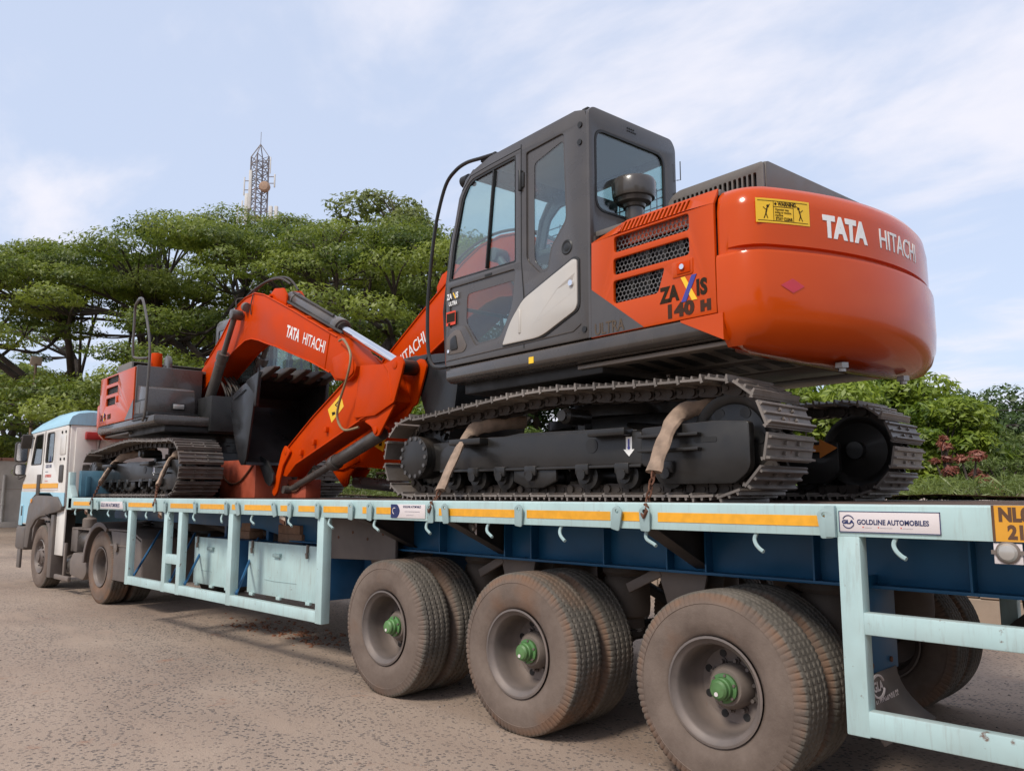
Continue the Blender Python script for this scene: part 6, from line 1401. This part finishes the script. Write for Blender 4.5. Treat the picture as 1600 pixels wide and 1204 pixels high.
def bush(name, label, c, rx, h, n, leaf, size, seed, lumps=14, asp=.36, group=None, cat='bush', stem=True, up=.5):
    """leafy shrub: many upright tufts on stems"""
    rs = np.random.RandomState(seed); o = thing(name, label, cat, c, 0, group); PP = []; NN = []; TT = []; m = MB()
    for i in range(lumps):
        a = rs.uniform(0, 6.283); r = rx * math.sqrt(rs.uniform(0, 1)); z = h * rs.uniform(.22, .93) * (1 - .35 * (r / rx) ** 2); pr = rx * rs.uniform(.22, .42)
        x, y = r * math.cos(a), r * math.sin(a); k = int(n / lumps); p, q = pad_points(rs, (x, y, z), pr, pr * .62, k, False)
        p[:, 2] = np.maximum(p[:, 2], .02); PP.append(p); NN.append(q); TT.append(rs.uniform(0, .5, k) + rs.uniform(-.2, .25))
        if stem: limb(m, [(x * .15, y * .15, 0), (x * .5, y * .5, z * .5), (x, y, z)], .035, .012, 5)
    me = leaves_mesh('foliage', np.concatenate(PP), np.concatenate(NN), size, asp, np.concatenate(TT), rs, droop=up * .4); link('foliage', me, leaf, o)
    if stem: m.build('stem', 'bark', o)
    return o

# plaster wall far left with pipe and coping
pw = thing('boundary_wall', 'grey plastered boundary wall with reddish coping at the far left', 'wall', (-38.5, 20, 0), R(-24))
m = MB(); m.bx(-.12, .12, -26, 16, 0, 3.0); m.build('wall_body', 'plaster', pw)
for k in range(42):
    m = MB(); m.bx(-.18, .18, -26 + k, -25.03 + k, 3.0, 3.14); m.build('coping_slab', 'coping_red', pw, bevel=.01)
m = MB(); m.bx(.1205, .45, -26, 16, 0, .24); m.build('wall_plinth', 'plaster', pw, bevel=.01)
m = MB(); m.cyl((.22, -10.85, .24), (.22, -10.85, 2.35), .06, n=10); m.cyl((.22, -10.85, 1.0), (.22, -10.85, 1.08), .085, n=10); m.build('drain_pipe', 'pvc', pw)
m = MB(); m.bx(.121, .135, -26, -9, 1.70, 1.72); m.build('joint_line', 'wall_stone', pw)
lp = thing('lamp_post', 'thin pole with a square flood lamp beside the plaster wall', 'lamp post', (-36.6, 9.35, 0))
m = MB(); m.cyl((0, 0, 0), (.0, 0, 6.7), .07, .05, 10); m.build('pole', 'pole_rust', lp)
m = MB(); m.box((.0, 0, 6.82), (.12, .42, .36), ry=.35); m.build('lamp_head', 'sand_paint', lp, bevel=.02)
# low retaining wall behind the trailer, made of courses of blocks
rw2 = thing('retaining_wall', 'low retaining wall of rough blocks behind the trailer', 'wall', (-2, 10.2, 0))
m = MB(); m.bx(-16, 26, .05, .5, 0, 1.32); m.build('wall_core', 'wall_stone', rw2)
bk_ = []
for j in range(4):
    for d in range(3):
        mm = MB(); mm.box((0, 0, 0), (.76, .14, .322 + .004 * d), rx=.01 * (d - 1)); bk_.append(mm.mesh('block', .012, 1))
for j in range(4):
    x = -15.6 + .4 * (j % 2)
    while x < 10:
        link('block', bk_[rnd.randrange(12)], 'wall_stone', rw2, (x, .02 + rnd.uniform(-.015, .015), .17 + .33 * j)); x += .775
m = MB(); m.bx(-16, 26, -.10, .55, 1.32, 1.40); m.build('wall_top', 'wall_stone', rw2, bevel=.01)
m = MB(); v = []; f = []
for i in range(31):
    for j in range(13):
        x = -19 + i * 2.6; y = 10.72 + j * j * .55; v.append((x, y, 1.36 + .12 * math.sin(i * 1.3 + j) + .02 * j * j))
for i in range(30):
    for j in range(12): f.append((i * 13 + j, (i + 1) * 13 + j, (i + 1) * 13 + j + 1, i * 13 + j + 1))
m.add(v, f); tag(m.build('raised_bank', 'soil'), kind='structure')
# shrubs on the bank
BG = 'shrubs growing on the bank behind the trailer'; PG = 'plants at the right edge'
def at_bank(px, d): x, y, z = at_px(px, d); return (x, y, 1.40)
bush('leafy_shrub', 'bright green leafy shrub right behind the right excavator idler', at_bank(1255, 16), 1.45, 2.75, 16000, 'leaf_bright', .15, 5, 30, group=BG)
bush('leafy_shrub', 'tall bright green shrub under the overhanging counterweight', at_bank(1365, 17.5), 1.75, 3.05, 20000, 'leaf_bright', .16, 6, 36, group=BG)
bush('leafy_shrub', 'bright green shrub with drooping tips right of the far track', at_bank(1462, 15), 1.05, 2.15, 11000, 'leaf_bright', .14, 7, 26, group=BG)
bush('leafy_shrub', 'low yellow green shrub beside the stone ledge', at_bank(1425, 13), .55, .50, 4200, 'leaf_bright', .10, 8, 16, group=BG)
bush('leafy_shrub', 'small green shrub seen between the two excavators above the deck', (-16.9, 12.2, 1.30), 1.1, 1.25, 6500, 'leaf_grass', .12, 9, 22, group=BG)
bush('leafy_shrub', 'low shrub just left of the sprocket end of the right excavator', (-15.4, 12.0, 1.30), .8, .95, 4200, 'leaf_bright', .11, 10, 16, group=BG)
for k_, (px_, lab_) in enumerate(((700, 'green shrub glimpsed behind the sprocket of the right excavator'), (800, 'green shrub glimpsed behind the carrier roller of the right excavator'), (905, 'green shrub glimpsed above the middle of the right excavator track frame'), (1020, 'green shrub glimpsed behind the wide strap of the right excavator'), (1140, 'green shrub glimpsed over the idler wheel of the right excavator'))):
    bush('leafy_shrub', lab_, at_bank(px_, 20 - k_ * .6), 1.5, 2.6, 6500, 'leaf_grass' if k_ % 2 else 'leaf_bright', .17, 100 + k_, 22, group=BG)
bush('red_plant', 'dull red leafed plant among the weeds at right', at_bank(1520, 12.6), .34, .85, 1100, 'leaf_red', .11, 12, 12, group=PG, cat='plant', asp=.3)
bush('red_plant', 'smaller red plant with sparse leaves left of the larger red plant', at_bank(1484, 13.2), .20, 1.15, 450, 'leaf_red', .12, 13, 6, group=PG, cat='plant', asp=.3)
bush('weed_clump', 'pale feathery weeds at the right picture edge', at_bank(1572, 13), .65, .90, 4200, 'leaf_grass', .10, 14, 18, group=PG, cat='plant', asp=.18)
bush('weed_clump', 'tall pale weed clump behind the red plants', at_bank(1585, 17), 1.0, 1.45, 4600, 'leaf_grass', .13, 15, 18, group=PG, cat='plant', asp=.2)
bush('weed_clump', 'grassy weeds on the ledge below the red plants', at_bank(1495, 13), .45, .50, 2600, 'leaf_grass', .10, 16, 14, group=PG, cat='plant', asp=.18)
rs = np.random.RandomState(77); n = 26000; P_ = np.stack([rs.uniform(-18, 4, n), 10.8 + rs.uniform(0, 1, n) ** 1.6 * 9, np.full(n, 1.42)], 1); P_[:, 2] += rs.uniform(.0, .22, n) + .02 * ((P_[:, 1] - 10.7) / .55)
tag(link('grass', leaves_mesh('grass', P_, np.stack([rs.normal(size=n), rs.normal(size=n), np.full(n, .35)], 1), .17, .10, rs.uniform(0, .6, n), rs), 'leaf_grass'), 'short grass and weeds on the bank behind the trailer', 'grass', kind='stuff')
DT = 'dark trees far right'
rain_tree('rounded dark green tree far right behind the bright shrubs', at_px(1500, 36), 3.6, 6.5, 2.2, 40, 81, leaf='leaf_dark', pad_r=(1.0, 1.7), per=1500, size=.24, flat=False, rzf=.6, group=DT, name='dark_tree')
rain_tree('dark green tree at the right picture edge', at_px(1590, 42), 4.4, 7.3, 2.2, 44, 83, leaf='leaf_dark', pad_r=(1.1, 1.9), per=1400, size=.28, flat=False, rzf=.6, group=DT, name='dark_tree')
rain_tree('far green tree half hidden behind the bright shrub under the counterweight', at_px(1400, 38), 4.2, 6.2, 2.0, 34, 87, leaf='leaf_rain', pad_r=(1.1, 1.8), per=1400, size=.26, flat=False, rzf=.55, group=DT, name='dark_tree')
rain_tree('dark leafy tree glimpsed in the gaps above the right excavator track frame', at_px(850, 30), 5.5, 7.0, 1.2, 52, 91, leaf='leaf_dark', pad_r=(1.1, 1.9), per=1300, size=.26, flat=False, rzf=.6, inner=.6, group='dark trees behind the right excavator', name='dark_tree')
rain_tree('dark leafy tree glimpsed over the idler end of the right excavator track', at_px(1080, 30), 5.0, 6.4, 1.2, 46, 93, leaf='leaf_dark', pad_r=(1.1, 1.9), per=1300, size=.26, flat=False, rzf=.6, inner=.6, group='dark trees behind the right excavator', name='dark_tree')
up_ = thing('utility_pole', 'short thin pole carrying a wire at far right', 'pole', at_px(1517, 34))
m = MB(); m.cyl((0, 0, 0), (0, 0, 5.2), .055, .045, 8); m.build('pole', 'sand_paint', up_)
m = MB(); m.tube([(0, 0, 5.0), (3, 3, 4.95), (9, 9, 5.1)], .015, 5); m.build('wire', 'rubber_black', up_)
# telecom tower
tw = thing('telecom_tower', 'lattice telecom tower with antennas rising above the trees', 'tower', at_px(384, 90))
HT = 40.3; WB = .76; WT = .72
def leg(k, z):
    wv = WB + (WT - WB) * z / HT; sx, sy = ((-1, -1), (1, -1), (1, 1), (-1, 1))[k % 4]; return Vector((sx * wv, sy * wv, z))
for k in range(4):
    m = MB(); m.beam(leg(k, 0), leg(k, HT), .14, .14); m.build('leg', 'tower_steel', tw)
m = MB(); m2 = MB(); z = 24.0
while z < HT - .5:
    for k in range(4):
        (m if int(z) % 4 else m2).beam(leg(k, z), leg(k + 1, z), .09, .09)
        m.beam(leg(k, z), leg(k + 1, min(z + 1.1, HT)), .055, .055); m.beam(leg(k + 1, z), leg(k, min(z + 1.1, HT)), .055, .055)
    z += 1.1
tag(m.build('lattice_bars', 'tower_steel', tw), kind='stuff'); tag(m2.build('ring_bars', 'tower_red', tw), kind='stuff')
for k in range(4):
    m = MB(); m.beam(leg(k, HT), Vector((0, 0, HT + 1.5)), .09, .09); m.build('top_strut', 'tower_steel', tw)
m = MB(); m.cyl((0, 0, HT + 1.4), (0, 0, HT + 3.0), .03, n=6); m.build('lightning_rod', 'tower_steel', tw)
# antennas are placed round the tower on short booms
for (ax, ay, z, h, wd, mt) in ((-.95, -.95, 32.2, 3.6, .38, 'antenna'), (1.3, .9, 31.2, 3.0, .40, 'antenna'), (1.75, 1.35, 31.4, 2.8, .36, 'antenna'), (-1.2, -1.2, 35.6, 2.2, .14, 'antenna'), (-1.3, -1.3, 31.8, 3.2, .16, 'antenna'), (-1.75, -1.6, 31.5, 3.0, .16, 'antenna'), (1.2, 1.3, 36.6, 1.6, .16, 'antenna'), (-.2, -.95, 33.8, 4.6, .34, 'antenna'), (1.0, .8, 38.2, 2.0, .12, 'antenna')):
    m = MB(); m.box((ax, ay, z + h / 2), (wd, wd, h), rz=.78); o = m.build('panel_antenna', mt, tw, bevel=.03)
    m = MB(); m.beam((ax, ay, z + h * .3), (ax * .5, ay * .5, z + h * .3), .08, .08); m.beam((ax, ay, z + h * .8), (ax * .5, ay * .5, z + h * .8), .08, .08); m.build('antenna_boom', 'tower_steel', o)
m = MB(); m.lathe([(0, .15), (.4, .10), (.62, 0), (.62, .35), (.45, .5), (0, .55)], (.9, .3, 36.4), (.7, -.7, 0), 20); m.build('dish_antenna', 'dish_brown', tw)
m = MB(); m.lathe([(0, .15), (.25, .10), (.4, 0), (.4, .3), (0, .4)], (.5, -.3, 32.6), (.7, -.7, 0), 16); m.build('dish_antenna', 'dish_brown', tw)
